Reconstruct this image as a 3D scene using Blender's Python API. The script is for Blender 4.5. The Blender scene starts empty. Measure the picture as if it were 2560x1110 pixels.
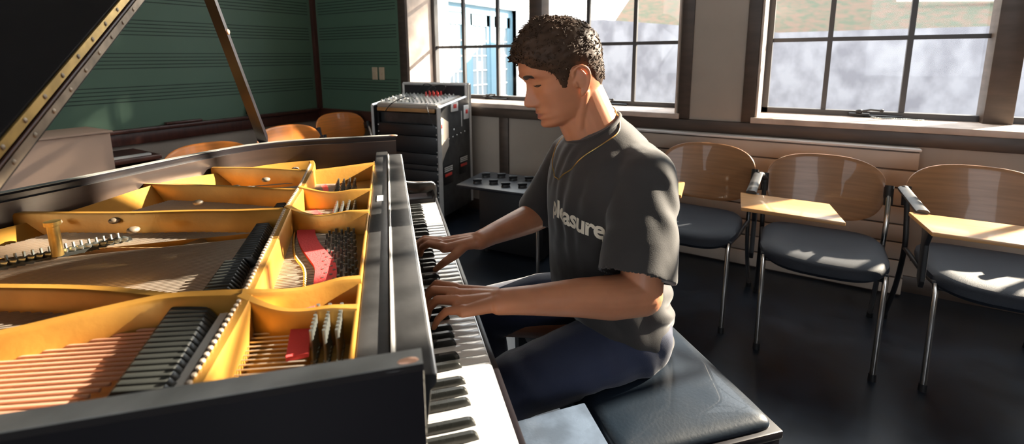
import bpy, bmesh, math, random
from mathutils import Vector, Matrix, noise
from mathutils.bvhtree import BVHTree
random.seed(7)
V = Vector
PI = math.pi
SC = bpy.context.scene
COL = SC.collection

# ------------------------------------------------------------------ camera
H = 1.277
cam_d = bpy.data.cameras.new('camera')
cam = bpy.data.objects.new('camera', cam_d)
COL.objects.link(cam)
cr = V((0.85496104, 0.5186326, -0.00786384)); cu = V((-0.08142121, 0.14916419, 0.98545453)); cf = V((-0.51226185, 0.84188495, -0.16975726))
cam.matrix_world = Matrix(((cr.x, cu.x, -cf.x, 0), (cr.y, cu.y, -cf.y, 0), (cr.z, cu.z, -cf.z, H), (0, 0, 0, 1)))
cam_d.sensor_width = 36
cam_d.lens = 1190.33 / 2560 * 36
cam_d.shift_y = -(555 - 345.7) / 2560
cam_d.clip_start = 0.02
cam_d.dof.use_dof = True
cam_d.dof.focus_distance = 1.25
cam_d.dof.aperture_fstop = 4.0
SC.camera = cam
# ------------------------------------------------------------------ world, sun, exposure
SC.view_settings.view_transform = 'Standard'
SC.view_settings.look = 'None'
SC.view_settings.gamma = 1
SC.view_settings.use_curve_mapping = False
SC.view_settings.exposure = 0.78
w = bpy.data.worlds.new('sky'); SC.world = w; w.use_nodes = True
bg = w.node_tree.nodes['Background']
bg.inputs[0].default_value = (0.90, 0.95, 1.0, 1)
bg.inputs[1].default_value = 3.4
SUN_AZ, SUN_EL = math.radians(37.5), math.radians(24)
sd = V((math.sin(SUN_AZ) * math.cos(SUN_EL), math.cos(SUN_AZ) * math.cos(SUN_EL), math.sin(SUN_EL)))
sl = bpy.data.lights.new('sun', 'SUN'); sl.energy = 21; sl.angle = math.radians(0.6); sl.color = (1.0, 0.86, 0.68)
so = bpy.data.objects.new('sun', sl); COL.objects.link(so); so.rotation_euler = sd.to_track_quat('Z', 'Y').to_euler()
SC.cycles.max_bounces = 7; SC.cycles.diffuse_bounces = 4; SC.cycles.glossy_bounces = 3
SC.cycles.transparent_max_bounces = 12; SC.cycles.transmission_bounces = 4
SC.cycles.sample_clamp_indirect = 6; SC.cycles.caustics_reflective = False; SC.cycles.caustics_refractive = False
def portal(x, z, sx, sz):
    l = bpy.data.lights.new('window_portal', 'AREA'); l.shape = 'RECTANGLE'; l.size = sx; l.size_y = sz
    l.cycles.is_portal = True
    o = bpy.data.objects.new('window_portal', l); COL.objects.link(o)
    o.location = (x, 3.56, z); o.rotation_euler = (-PI / 2, 0, 0)
portal(-1.83, 2.02, 2.35, 2.3); portal(.92, 2.02, 2.3, 2.3); portal(3.7, 2.02, 2.4, 2.3)

# ------------------------------------------------------------------ frames
PF = Matrix(((0.69633, -0.71772, 0, 0), (0.71772, 0.69633, 0, 0), (0, 0, 1, 0), (0, 0, 0, 1)))  # piano frame to room
RF = Matrix.Identity(4)

# ------------------------------------------------------------------ materials
MATS = {}
def mat(name, col, rough=0.5, metal=0.0, vary=0.0, scale=8.0, bump=0.0, bscale=60.0, coat=0.0, spec=0.5, sss=0.0, stretch=None, col2=None, sheen=0.0):
    if name in MATS: return MATS[name]
    m = bpy.data.materials.new(name); m.use_nodes = True; nt = m.node_tree; n = nt.nodes; L = nt.links
    b = n['Principled BSDF']
    b.inputs['Base Color'].default_value = (*col, 1); b.inputs['Roughness'].default_value = rough; b.inputs['Metallic'].default_value = metal
    b.inputs['Coat Weight'].default_value = coat; b.inputs['Specular IOR Level'].default_value = spec
    if sss:
        b.inputs['Subsurface Weight'].default_value = sss; b.inputs['Subsurface Radius'].default_value = (1, .3, .15); b.inputs['Subsurface Scale'].default_value = .008
    if sheen: b.inputs['Sheen Weight'].default_value = sheen
    tc = n.new('ShaderNodeTexCoord'); mp = n.new('ShaderNodeMapping'); L.new(tc.outputs['Object'], mp.inputs[0])
    if stretch: mp.inputs['Scale'].default_value = stretch
    if vary or col2:
        t = n.new('ShaderNodeTexNoise'); t.inputs['Scale'].default_value = scale; t.inputs['Detail'].default_value = 6; L.new(mp.outputs[0], t.inputs[0])
        mx = n.new('ShaderNodeMix'); mx.data_type = 'RGBA'
        c2 = col2 if col2 else tuple(max(0, c * (1 - vary)) for c in col)
        mx.inputs[6].default_value = (*col, 1); mx.inputs[7].default_value = (*c2, 1)
        cr_ = n.new('ShaderNodeValToRGB'); cr_.color_ramp.elements[0].position = .38; cr_.color_ramp.elements[1].position = .64
        L.new(t.outputs[0], cr_.inputs[0]); L.new(cr_.outputs[0], mx.inputs[0]); L.new(mx.outputs[2], b.inputs['Base Color'])
        if vary:
            mr = n.new('ShaderNodeMapRange'); mr.inputs[3].default_value = max(.02, rough - .08); mr.inputs[4].default_value = min(1, rough + .12)
            L.new(t.outputs[0], mr.inputs[0]); L.new(mr.outputs[0], b.inputs['Roughness'])
    if bump:
        t2 = n.new('ShaderNodeTexNoise'); t2.inputs['Scale'].default_value = bscale; t2.inputs['Detail'].default_value = 4; L.new(mp.outputs[0], t2.inputs[0])
        bp = n.new('ShaderNodeBump'); bp.inputs['Strength'].default_value = bump; bp.inputs['Distance'].default_value = .004
        L.new(t2.outputs[0], bp.inputs['Height']); L.new(bp.outputs[0], b.inputs['Normal'])
    MATS[name] = m
    return m
def glass_mat():
    m = bpy.data.materials.new('window_glass'); m.use_nodes = True; nt = m.node_tree; n = nt.nodes; L = nt.links
    for x in list(n): n.remove(x)
    o = n.new('ShaderNodeOutputMaterial'); t = n.new('ShaderNodeBsdfTransparent'); g = n.new('ShaderNodeBsdfGlossy'); g.inputs['Roughness'].default_value = .03
    t.inputs[0].default_value = (.97, .98, .98, 1)
    mx = n.new('ShaderNodeMixShader'); mx.inputs[0].default_value = .01
    L.new(t.outputs[0], mx.inputs[1]); L.new(g.outputs[0], mx.inputs[2]); L.new(mx.outputs[0], o.inputs[0])
    return m
ebony = mat('black_piano_lacquer', (.010, .008, .010), .32, vary=.3, scale=5, spec=.35, bump=.03, bscale=12)
polish = mat('polished_black_lacquer', (.02, .019, .018), .16, spec=.8, coat=1.0)
lidm = mat('dull_black_lid', (.004, .003, .004), .55, vary=.2, scale=5, spec=.2)
ebony_in = mat('dark_inner_rim_veneer', (.035, .022, .018), .32, vary=.4, scale=4, stretch=(1, 1, 12))
dust_black = mat('dusty_black_lacquer', (.05, .05, .052), .33, vary=.5, scale=14, bump=.05, bscale=90)
gold = mat('gold_painted_cast_iron', (.62, .31, .055), .36, .45, vary=.25, scale=9, bump=.08, bscale=120)
gold_dk = mat('gold_plate_web', (.42, .25, .07), .45, .35, vary=.3, scale=12, bump=.1, bscale=90)
spruce = mat('spruce_soundboard', (.55, .35, .16), .45, vary=.2, scale=6, stretch=(1, 14, 1), coat=.3)
steel = mat('steel_wire', (.66, .56, .46), .34, .5)
copper = mat('copper_winding', (.86, .48, .32), .38, .35)
pinsteel = mat('blued_steel_pins', (.34, .36, .34), .3, .8)
redfelt = mat('red_felt', (.78, .07, .07), .9, bump=.3, bscale=300)
dampm = mat('black_damper_wood', (.03, .032, .03), .35, vary=.3)
feltw = mat('grey_felt', (.55, .53, .48), .95, bump=.3, bscale=300)
brass = mat('aged_brass', (.60, .40, .13), .35, .85, vary=.35, scale=30)
brassdk = mat('tarnished_brass', (.36, .28, .20), .45, .6, vary=.4, scale=30)
ivory = mat('white_key_top', (.80, .78, .74), .18, vary=.04, scale=4, coat=.4)
ebkey = mat('black_key_satin', (.014, .015, .014), .28, vary=.2, scale=20)
chrome = mat('chrome', (.50, .48, .46), .18, 1)
alu = mat('brushed_aluminium', (.86, .86, .85), .32, .45, vary=.1, scale=20)
blackpl = mat('black_plastic', (.012, .012, .014), .45)
vinyl = mat('black_vinyl_upholstery', (.009, .016, .026), .34, vary=.2, scale=9, bump=.10, bscale=140, coat=.2)
seatfab = mat('dark_blue_grey_seat_fabric', (.009, .013, .022), .6, bump=.3, bscale=600, spec=.35)
beech = mat('honey_beech_veneer', (.42, .20, .085), .36, vary=.18, scale=5, stretch=(1, 1, 16), coat=.2)
beecht = mat('pale_beech_tablet', (.52, .27, .10), .34, vary=.12, scale=5, stretch=(1, 14, 1), coat=.2)
beecho = mat('orange_beech_veneer', (.82, .25, .03), .36, vary=.15, scale=5, stretch=(1, 1, 16), coat=.2)
trimm = mat('dark_brown_painted_trim', (.070, .048, .036), .42, vary=.25, scale=6, stretch=(1, 1, 5))
silljm = mat('worn_pale_sill_paint', (.62, .50, .42), .5, vary=.25, scale=9)
jambm = mat('cream_jamb_paint', (.78, .74, .66), .6, vary=.1, scale=5)
wallb = mat('taupe_wall_paint', (.44, .38, .32), .7, vary=.08, scale=3, bump=.05)
heatm = mat('beige_radiator_enamel', (.46, .40, .34), .42, vary=.06, scale=3)
ceilm = mat('off_white_ceiling', (.62, .60, .56), .9)
floorm = mat('black_polished_floor', (.008, .012, .020), .33, vary=.45, scale=7, bump=.06, bscale=40, col2=(.014, .022, .036))
muntm = mat('dark_steel_window_bar', (.045, .043, .045), .45)
stucco = mat('white_stucco', (.70, .70, .70), .9, bump=.3, bscale=40)
bluedoor = mat('sky_blue_door_paint', (.17, .30, .38), .5)
panegl = mat('grey_door_pane', (.28, .33, .36), .12)
concm = mat('mottled_concrete', (.245, .252, .285), .9, vary=.5, scale=3.6, stretch=(1, 1, .7), bump=.4, bscale=12, col2=(.150, .152, .178))
leafm = mat('leaf_littered_hillside', (.135, .088, .062), .95, scale=7.5, col2=(.075, .085, .055), bump=.6, bscale=14)
pavem = mat('outdoor_paving', (.45, .44, .42), .9, vary=.2, scale=2)
skin = mat('warm_brown_skin', (.50, .205, .105), .45, vary=.10, scale=25, bump=.04, bscale=350, sss=.22)
hairm = mat('dark_brown_hair', (.058, .030, .016), .58, vary=.3, scale=40, spec=.28)
browm = mat('eyebrow_hair', (.022, .014, .010), .6)
teem = mat('washed_black_jersey', (.026, .022, .021), .78, vary=.25, scale=5, bump=.12, bscale=500, sheen=.25)
navy = mat('navy_cotton_twill', (.014, .022, .060), .75, vary=.2, scale=6, bump=.15, bscale=500, sheen=.2)
printm = mat('cream_screen_print', (.70, .62, .50), .7)
cardm = mat('tan_board', (.62, .42, .31), .8)
mahog = mat('red_brown_wood', (.085, .028, .020), .35, vary=.3, scale=6, stretch=(1, 8, 1))
paperm = mat('white_paper', (.82, .82, .80), .8)
plastw = mat('almond_switch_plastic', (.66, .52, .36), .4)
redpl = mat('red_plastic', (.62, .05, .04), .4)
glass = glass_mat()

def green_board():
    m = bpy.data.materials.new('green_staff_board'); m.use_nodes = True; nt = m.node_tree; n = nt.nodes; L = nt.links
    b = n['Principled BSDF']; b.inputs['Roughness'].default_value = .5
    tc = n.new('ShaderNodeTexCoord'); t = n.new('ShaderNodeTexNoise'); t.inputs['Scale'].default_value = 2.5; t.inputs['Detail'].default_value = 6
    L.new(tc.outputs['Object'], t.inputs[0])
    mx = n.new('ShaderNodeMix'); mx.data_type = 'RGBA'; mx.inputs[6].default_value = (.085, .155, .105, 1); mx.inputs[7].default_value = (.105, .185, .13, 1)
    L.new(t.outputs[0], mx.inputs[0]); L.new(mx.outputs[2], b.inputs['Base Color'])
    return m
greenm = green_board()
linem = mat('dark_painted_staff_line', (.018, .038, .026), .6)

# ------------------------------------------------------------------ mesh builder
class MB:
    def __init__(s): s.bm = bmesh.new()
    def _add(s, fn, M):
        vs = fn; bmesh.ops.transform(s.bm, matrix=M, verts=vs); return vs
    def box(s, c, size, R=None, bev=0.0, seg=2):
        b2 = bmesh.new(); bmesh.ops.create_cube(b2, size=1)
        bmesh.ops.scale(b2, vec=V(size), verts=b2.verts)
        if bev:
            bmesh.ops.bevel(b2, geom=b2.edges[:], offset=bev, segments=seg, profile=.5, affect='EDGES')
        M = Matrix.Translation(V(c)) @ (R.to_4x4() if R else Matrix.Identity(4))
        bmesh.ops.transform(b2, matrix=M, verts=b2.verts); s.merge(b2); return s
    def bb(s, x0, x1, y0, y1, z0, z1, bev=0.0, seg=2):
        return s.box(((x0 + x1) / 2, (y0 + y1) / 2, (z0 + z1) / 2), (abs(x1 - x0), abs(y1 - y0), abs(z1 - z0)), None, bev, seg)
    def merge(s, b2):
        me = bpy.data.meshes.new('t'); b2.to_mesh(me); b2.free(); s.bm.from_mesh(me); bpy.data.meshes.remove(me)
    def tube(s, pts, rad, n=8, caps=True, flat=1.0, upv=None):
        pts = [V(p) for p in pts]; k = len(pts)
        rr = rad if isinstance(rad, (list, tuple)) else [rad] * k
        rings = []; prev = None
        for i, p in enumerate(pts):
            d = (pts[min(i + 1, k - 1)] - pts[max(i - 1, 0)]).normalized()
            if prev is None:
                a = V(upv) if upv else (V((0, 0, 1)) if abs(d.z) < .9 else V((1, 0, 0)))
                u = (a - d * a.dot(d)).normalized()
            else:
                u = (prev - d * prev.dot(d)).normalized()
            prev = u; v = d.cross(u)
            rings.append([s.bm.verts.new(p + (u * math.cos(2 * PI * j / n) * flat + v * math.sin(2 * PI * j / n)) * rr[i]) for j in range(n)])
        for a, b in zip(rings, rings[1:]):
            for j in range(n): s.bm.faces.new((a[j], a[(j + 1) % n], b[(j + 1) % n], b[j]))
        if caps: s.bm.faces.new(rings[0][::-1]); s.bm.faces.new(rings[-1])
        return s
    def loft(s, rings, close=True, caps=True):
        R = [[s.bm.verts.new(V(p)) for p in r] for r in rings]
        n = len(R[0])
        for a, b in zip(R, R[1:]):
            for j in range(n if close else n - 1): s.bm.faces.new((a[j], a[(j + 1) % n], b[(j + 1) % n], b[j]))
        if caps: s.bm.faces.new(R[0][::-1]); s.bm.faces.new(R[-1])
        return s
    def prism(s, poly, z0, z1, axis='z', bev=0.0):
        b2 = bmesh.new()
        def P(u, v, w_):
            return {'z': (u, v, w_), 'y': (u, w_, v), 'x': (w_, u, v)}[axis]
        a = [b2.verts.new(P(u, v, z0)) for u, v in poly]; b = [b2.verts.new(P(u, v, z1)) for u, v in poly]
        b2.faces.new(a[::-1]); b2.faces.new(b); n = len(a)
        for j in range(n): b2.faces.new((a[j], a[(j + 1) % n], b[(j + 1) % n], b[j]))
        bmesh.ops.recalc_face_normals(b2, faces=b2.faces)
        if bev: bmesh.ops.bevel(b2, geom=b2.edges[:], offset=bev, segments=2, profile=.5, affect='EDGES')
        s.merge(b2); return s
    def ell(s, c, r, R=None, sub=2):
        b2 = bmesh.new(); bmesh.ops.create_icosphere(b2, subdivisions=sub, radius=1)
        bmesh.ops.scale(b2, vec=V(r), verts=b2.verts)
        M = Matrix.Translation(V(c)) @ (R.to_4x4() if R else Matrix.Identity(4))
        bmesh.ops.transform(b2, matrix=M, verts=b2.verts); s.merge(b2); return s
    def cap(s, p0, p1, r0, r1, sub=3, sq=1.0, up=(0, 0, 1)):
        b2 = bmesh.new(); p0 = V(p0); p1 = V(p1)
        d = (p1 - p0).normalized(); a = V(up); u = a - d * a.dot(d)
        if u.length < 1e-3: u = V((1, 0, 0)) - d * d.x
        u.normalize(); v = d.cross(u); R = Matrix((d, v, u)).transposed()
        for p, r in ((p0, r0), (p1, r1)):
            b3 = bmesh.new(); bmesh.ops.create_icosphere(b3, subdivisions=sub, radius=r)
            for q in b3.verts:
                c = q.co.copy(); c.z *= sq; b2.verts.new(p + R @ c)
            b3.free()
        res = bmesh.ops.convex_hull(b2, input=b2.verts[:])
        bmesh.ops.delete(b2, geom=list(set(res['geom_interior'] + res['geom_unused'])), context='VERTS')
        s.merge(b2); return s
    def build(s, name, m, parent=None, F=PF, org=None, smooth=True, ang=40, kind=None):
        org = V(org) if org is not None else (V(parent['_o']) if parent is not None and '_o' in parent else V((0, 0, 0)))
        bmesh.ops.recalc_face_normals(s.bm, faces=s.bm.faces)
        bmesh.ops.translate(s.bm, vec=-org, verts=s.bm.verts)
        me = bpy.data.meshes.new(name); s.bm.to_mesh(me); s.bm.free()
        if smooth:
            for p in me.polygons: p.use_smooth = True
            try: me.set_sharp_from_angle(angle=math.radians(ang))
            except Exception: pass
        me.materials.append(m)
        o = bpy.data.objects.new(name, me); COL.objects.link(o)
        if parent is not None:
            o.parent = parent
            if '_o' in parent: o['_o'] = tuple(org)
        else:
            o.matrix_world = F @ Matrix.Translation(org)
        if kind: o['kind'] = kind
        return o
CLEAN = []
def root(name, label, cat, org, F=PF, group=None):
    o = bpy.data.objects.new(name, None); COL.objects.link(o); o.matrix_world = F @ Matrix.Translation(V(org))
    o.empty_display_size = .1
    o['_o'] = tuple(org); tag(o, label, cat, group); return o
def tag(o, label, cat=None, group=None, kind=None):
    if label: o['label'] = label
    if cat: o['category'] = cat
    if group: o['group'] = group
    if kind: o['kind'] = kind
    return o
def struct(name, mb, m, F=RF, label=None, cat=None):
    o = mb.build(name, m, None, F); o['kind'] = 'structure'; return o
def children(o): return [c for c in bpy.data.objects if c.parent == o]
def copy_tree(o, parent=None):
    c = o.copy(); COL.objects.link(c)
    if parent is not None: c.parent = parent
    for ch in children(o): copy_tree(ch, c)
    return c
def lerp(a, b, t): return a + (b - a) * t
def interp(tab, x):
    if x <= tab[0][0]: return tab[0][1]
    for (x0, y0), (x1, y1) in zip(tab, tab[1:]):
        if x <= x1:
            t = (x - x0) / (x1 - x0); t = t * t * (3 - 2 * t) * .35 + t * .65
            return y0 + (y1 - y0) * t
    return tab[-1][1]
def crspline(pts, n):
    pts = [V(p) for p in pts]; out = []
    P = [pts[0] * 2 - pts[1]] + pts + [pts[-1] * 2 - pts[-2]]
    for i in range(1, len(P) - 2):
        for k in range(n):
            t = k / n; a, b, c, d = P[i - 1:i + 3]
            out.append(.5 * ((2 * b) + (c - a) * t + (2 * a - 5 * b + 4 * c - d) * t * t + (3 * b - a - 3 * c + d) * t ** 3))
    out.append(pts[-1]); return out

# ================================================================== ROOM
YW, YG, XL, XR, YB, ZC = 3.17, 3.50, -4.24, 5.2, -3.2, 3.5
ZS, ZT = 0.895, 3.05
struct('floor', MB().bb(XL - .2, XR + .2, YB - .2, YW + .05, -.1, 0), floorm)
struct('ceiling', MB().bb(XL - .2, XR + .2, YB - .2, 3.56, ZC, ZC + .1), ceilm)
# window wall : piers, parapet below, header above
op = [(-2.985, -.68), (-.228, 2.07), (2.48, 4.9)]
wm = MB()
wm.bb(XL - .2, XR + .2, YW, 3.56, -.1, ZS - .01); wm.bb(XL - .2, XR + .2, YW, 3.56, ZT, ZC)
for a, b in ((XL - .2, op[0][0]), (op[0][1], op[1][0]), (op[1][1], op[2][0]), (op[2][1], XR + .2)): wm.bb(a, b, YW, 3.56, ZS - .01, ZT)
struct('wall_window', wm, wallb)
struct('wall_left', MB().bb(XL - .2, XL, YB - .2, YW, -.1, ZC), wallb)
struct('wall_right', MB().bb(XR, XR + .2, YB - .2, YW, -.1, ZC), wallb)
bw = MB(); bw.bb(XL - .2, XR + .2, YB - .2, YB, -.1, .9); bw.bb(XL - .2, XR + .2, YB - .2, YB, 2.6, ZC)
for a, b in ((XL - .2, -2.6), (-1.1, .9), (2.9, XR + .2)): bw.bb(a, b, YB - .2, YB, .9, 2.6)  # openings in the unseen rear wall, added to let in fill light
struct('wall_rear', bw, wallb)
# sill boards
for i, (a, b) in enumerate(op):
    struct('trim_%d' % (i + 1 if i < 2 else 14), MB().bb(a - .02, b + .02, YW - .035, YG - .02, ZS - .022, ZS + .012, .004), silljm)
# dark horizontal band under the sills and the posts beneath
struct('trim_3', MB().bb(-3.02, XR, YW - .03, YW + .0, .80, ZS - .022, .004), trimm)
struct('trim_4', MB().bb(-.672, -.60, YW - .018, YW, ZS - .02, ZC, .003).bb(-.30, -.232, YW - .018, YW, ZS - .02, ZC, .003), trimm)
struct('trim_5', MB().bb(-3.075, -2.985, YW - .025, YW, .0, ZC, .004), trimm)
struct('trim_6', MB().bb(-2.04, -1.955, YW - .018, YW, .08, .80, .003).bb(-1.15, -1.08, YW - .018, YW, .08, .8, .003), trimm)
struct('baseboard_window', MB().bb(-3.0, XR, YW - .015, YW, 0, .09, .003), trimm)
# jamb linings
struct('trim_7', MB().bb(-2.985, -2.973, YW - .01, YG - .03, ZS, ZT).bb(-.692, -.68, YW - .01, YG - .03, ZS, ZT), silljm)
struct('trim_8', MB().bb(-.228, -.216, YW - .01, YG - .03, ZS, ZT).bb(2.058, 2.07, YW - .01, YG - .03, ZS, ZT), silljm)
# windows: one structure per pair of sashes
def window(n, x0, x1, cols, posts):
    f = MB()
    f.bb(x0, x1, YG - .025, YG + .03, ZS + .012, ZS + .045); f.bb(x0, x1, YG - .025, YG + .03, ZT - .03, ZT)
    f.bb(x0, x0 + .035, YG - .025, YG + .03, ZS + .01, ZT); f.bb(x1 - .035, x1, YG - .025, YG + .03, ZS + .01, ZT)
    o = struct('window_%d' % n, f, muntm)
    b = MB()
    for c in cols: b.bb(c - .013, c + .013, YG - .014, YG + .014, ZS + .03, ZT - .01)
    z = ZS + .468
    while z < ZT - .1:
        b.bb(x0 + .01, x1 - .01, YG - .012, YG + .012, z - .012, z + .012); z += .457
    b.build('muntin', muntm, o, RF)
    for p in posts: MB().bb(p - .058, p + .058, YG - .09, YG + .04, ZS + .01, ZT, .004).build('mullion', trimm, o, RF)
    g = MB().bb(x0 + .02, x1 - .02, YG + .001, YG + .004, ZS + .03, ZT - .01).build('pane', glass, o, RF)
    return o
w1 = window(1, -2.973, -.692, (-2.625, -2.262, -1.435, -1.07), (-1.851,))
w2 = window(2, -.216, 2.058, (.121, .499, 1.27, 1.66), (.885,))
w3 = window(3, 2.48, 4.9, (2.86, 3.24, 4.08, 4.48), (3.66,))
def latch(parent, x):
    m = MB(); m.bb(x - .05, x + .05, YG - .055, YG - .03, ZS + .02, ZS + .035, .003).ell((x, YG - .05, ZS + .045), (.02, .014, .014))
    m.tube([(x, YG - .055, ZS + .045), (x + .05, YG - .075, ZS + .06), (x + .10, YG - .085, ZS + .058)], .006).ell((x + .1, YG - .085, ZS + .058), (.012, .01, .009))
    m.tube([(x + .02, YG - .05, ZS + .02), (x + .09, YG - .06, ZS + .022), (x + .2, YG - .05, ZS + .02)], .007)
    m.build('casement_latch', blackpl, parent, RF)
latch(w2, .30); latch(w1, -1.30); latch(w1, -2.35)
# chain by the right latch, lying on the sill
ch = MB(); pts = [(.36, 3.42), (.40, 3.39), (.44, 3.405), (.48, 3.385), (.52, 3.40), (.55, 3.375), (.58, 3.39)]
for i in range(24):
    t = i / 23 * 5.99; k = int(t); q = V(pts[k]).lerp(V(pts[k + 1]), t - k)
    ch.ell((q.x, q.y, ZS + .018), (.008, .005, .004))
tag(ch.build('window_chain', pinsteel, None, RF), 'small metal chain lying loose on the pale sill of the right window', 'chain')

# green boards with staff lines, rails
def board(name, axis, a, b, z0, z1, off):
    f = MB(); l = MB()
    if axis == 'x': f.bb(off, off + .02, a, b, z0, z1)
    else: f.bb(a, b, off - .02, off, z0, z1)
    o = struct(name, f, greenm)
    z = z0 + .20
    while z < z1 - .1:
        for k in range(5):
            zz = z + k * .0265
            if axis == 'x': l.bb(off + .02, off + .0215, a + .03, b - .03, zz - .0035, zz + .0035)
            else: l.bb(a + .03, b - .03, off - .0215, off - .02, zz - .0035, zz + .0035)
        z += .242
    l.build('staff_lines', linem, o, RF)
    return o
board('trim_9', 'x', YB + .5, YW - .06, .77, 2.6, XL)
board('trim_10', 'y', XL + .06, -3.075, .77, 2.6, YW)
struct('trim_11', MB().bb(XL, XL + .075, YB + .5, YW - .06, .745, .772, .004).bb(XL, XL + .045, YB + .5, YW - .06, .655, .745, .004), mahog)
struct('trim_12', MB().bb(XL + .06, -3.075, YW - .05, YW, .655, .772, .004), mahog)
struct('trim_13', MB().bb(XL, XL + .06, YW - .06, YW, 0, ZC, .004), mahog)
# small hook and chalk clip at the rail
e = MB().bb(XL + .02, XL + .07, 1.73, 1.99, .775, .793, .004).build('board_eraser', mahog, None, RF)
tag(e, 'long dark board eraser lying on the wooden rail under the green board', 'eraser')
e = MB().ell((XL + .05, 2.39, .80), (.02, .022, .028)).bb(XL + .02, XL + .05, 2.375, 2.405, .78, .86, .005).build('board_clip', trimm, None, RF)
tag(e, 'small brown clip standing on the rail of the green board behind the piano prop', 'clip')
# switches
for x, wd in ((-3.395, 'left'), (-3.305, 'right')):
    s_ = root('wall_switch', 'almond wall plate on the green board beside the window trim, the %s of the two' % wd, 'switch', (x, YW - .02, 1.13), RF, 'wall switch plates')
    MB().bb(x - .034, x + .034, YW - .029, YW - .0205, 1.073, 1.187, .003).build('plate', plastw, s_, RF)
    MB().bb(x - .008, x + .008, YW - .036, YW - .027, 1.115, 1.145, .002).build('toggle', plastw, s_, RF)

# radiator under the right window
rad = root('convector_radiator', 'long beige convector radiator with slatted front under the right window, behind the chairs', 'radiator', (-.5, 3.12, 0), RF)
m = MB(); m.bb(-1.20, .535, 3.085, 3.14, 0.0, .785, .004)
m.build('body', trimm, rad, RF)
z = .035; 
for k in range(8):
    z0 = .012 + k * .0968
    MB().bb(-1.200, .535, 3.070, 3.088, z0, z0 + .0885, .003).build('front_slat', heatm, rad, RF)
MB().bb(-1.205, .54, 3.062, 3.142, .786, .799, .003).build('top_edge', stucco, rad, RF)  # white finish paints in the sky glare along this edge

# ================================================================== OUTSIDE
def extr(name, mb, m): return struct(name, mb, m)
extr('ground_outside', MB().bb(-14, 14, 3.6, 30, -.3, -.12), pavem)
fac = MB()
X0 = -5.5
for a, b, z0, z1 in ((3.7, 6.86, -.2, 5.2), (9.25, 14, -.2, 5.2), (6.86, 9.25, 2.26, 5.2)): fac.bb(X0 - .3, X0, a, b, z0, z1)
fac.bb(X0 - .3, X0 + .02, 6.70, 6.86, -.2, 2.5).bb(X0 - .3, X0 + .04, 9.25, 9.45, -.2, 2.5)
bd = root('white_building', 'white stuccoed building with sky blue glazed doors seen through the left window', 'building', (X0, 8, -.2), RF)
fac.build('facade', stucco, bd, RF)
fr = MB(); ys = [6.86, 7.60, 8.45, 9.25]
fr.bb(X0 - .18, X0 - .10, 6.86, 9.25, 2.10, 2.26)
for y in ys: fr.bb(X0 - .19, X0 - .09, max(6.86, y - .07), min(9.25, y + .07), -.2, 2.2)
fr.build('door_frame', bluedoor, bd, RF)
for i in range(3):
    a, b = ys[i] + .07, ys[i + 1] - .07
    d = MB(); d.bb(X0 - .17, X0 - .12, a, a + .10, -.18, 2.1); d.bb(X0 - .17, X0 - .12, b - .10, b, -.18, 2.1)
    d.bb(X0 - .17, X0 - .12, a, b, 1.88, 2.1); d.bb(X0 - .17, X0 - .12, a, b, -.18, .12)
    do = d.build('glazed_door', bluedoor, bd, RF)
    gm = MB()
    for k in range(1, 3):
        y = lerp(a + .1, b - .1, k / 3); gm.bb(X0 - .155, X0 - .13, y - .012, y + .012, .12, 1.88)
    for k in range(1, 6):
        z = lerp(.12, 1.88, k / 6); gm.bb(X0 - .155, X0 - .13, a + .1, b - .1, z - .012, z + .012)
    gm.build('glazing_bars', stucco, do, RF)
    MB().bb(X0 - .150, X0 - .145, a + .1, b - .1, .12, 1.88).build('pane', panegl, do, RF)
MB().bb(X0 - .128, X0 - .124, 7.96, 8.12, 1.02, 1.18).build('paper_notice', paperm, bd, RF)
# unseen tree, added to keep the sun out of the left window
tro = root('added_shade_tree', 'leafy tree added out of view to shade the left window from the sun', 'tree', (0, 0, 0), RF)
tcen = V((-1.75, 3.5, 2.62)) + sd * 13
b = MB(); b.tube([(tcen.x, tcen.y, 1.5), (tcen.x + .1, tcen.y, 4.5), (tcen.x, tcen.y, tcen.z)], [.22, .16, .05], 10)
for k in range(9):
    a = k * 2.4; b.tube([(tcen.x, tcen.y, tcen.z - 1.2 + k * .12), (tcen.x + math.cos(a) * 1.1, tcen.y + math.sin(a) * 1.1, tcen.z - .4 + k * .15)], [.05, .015], 6)
b.build('trunk', trimm, tro)
b = MB(); rl = random.Random(5)
for k in range(5200):
    d = V((rl.gauss(0, 1), rl.gauss(0, 1), rl.gauss(0, 1))).normalized() * rl.uniform(.15, 1) ** .6
    p = tcen + V((d.x * 1.45, d.y * 1.45, d.z * 1.02)); e1 = V((rl.gauss(0, 1), rl.gauss(0, 1), rl.gauss(0, 1))).normalized(); e2 = e1.orthogonal().normalized()
    q = [b.bm.verts.new(p + e1 * .11), b.bm.verts.new(p + e2 * .055), b.bm.verts.new(p - e1 * .11), b.bm.verts.new(p - e2 * .055)]; b.bm.faces.new(q)
b.build('foliage', mat('green_leaf', (.10, .22, .05), .6), tro, smooth=False)
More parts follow.
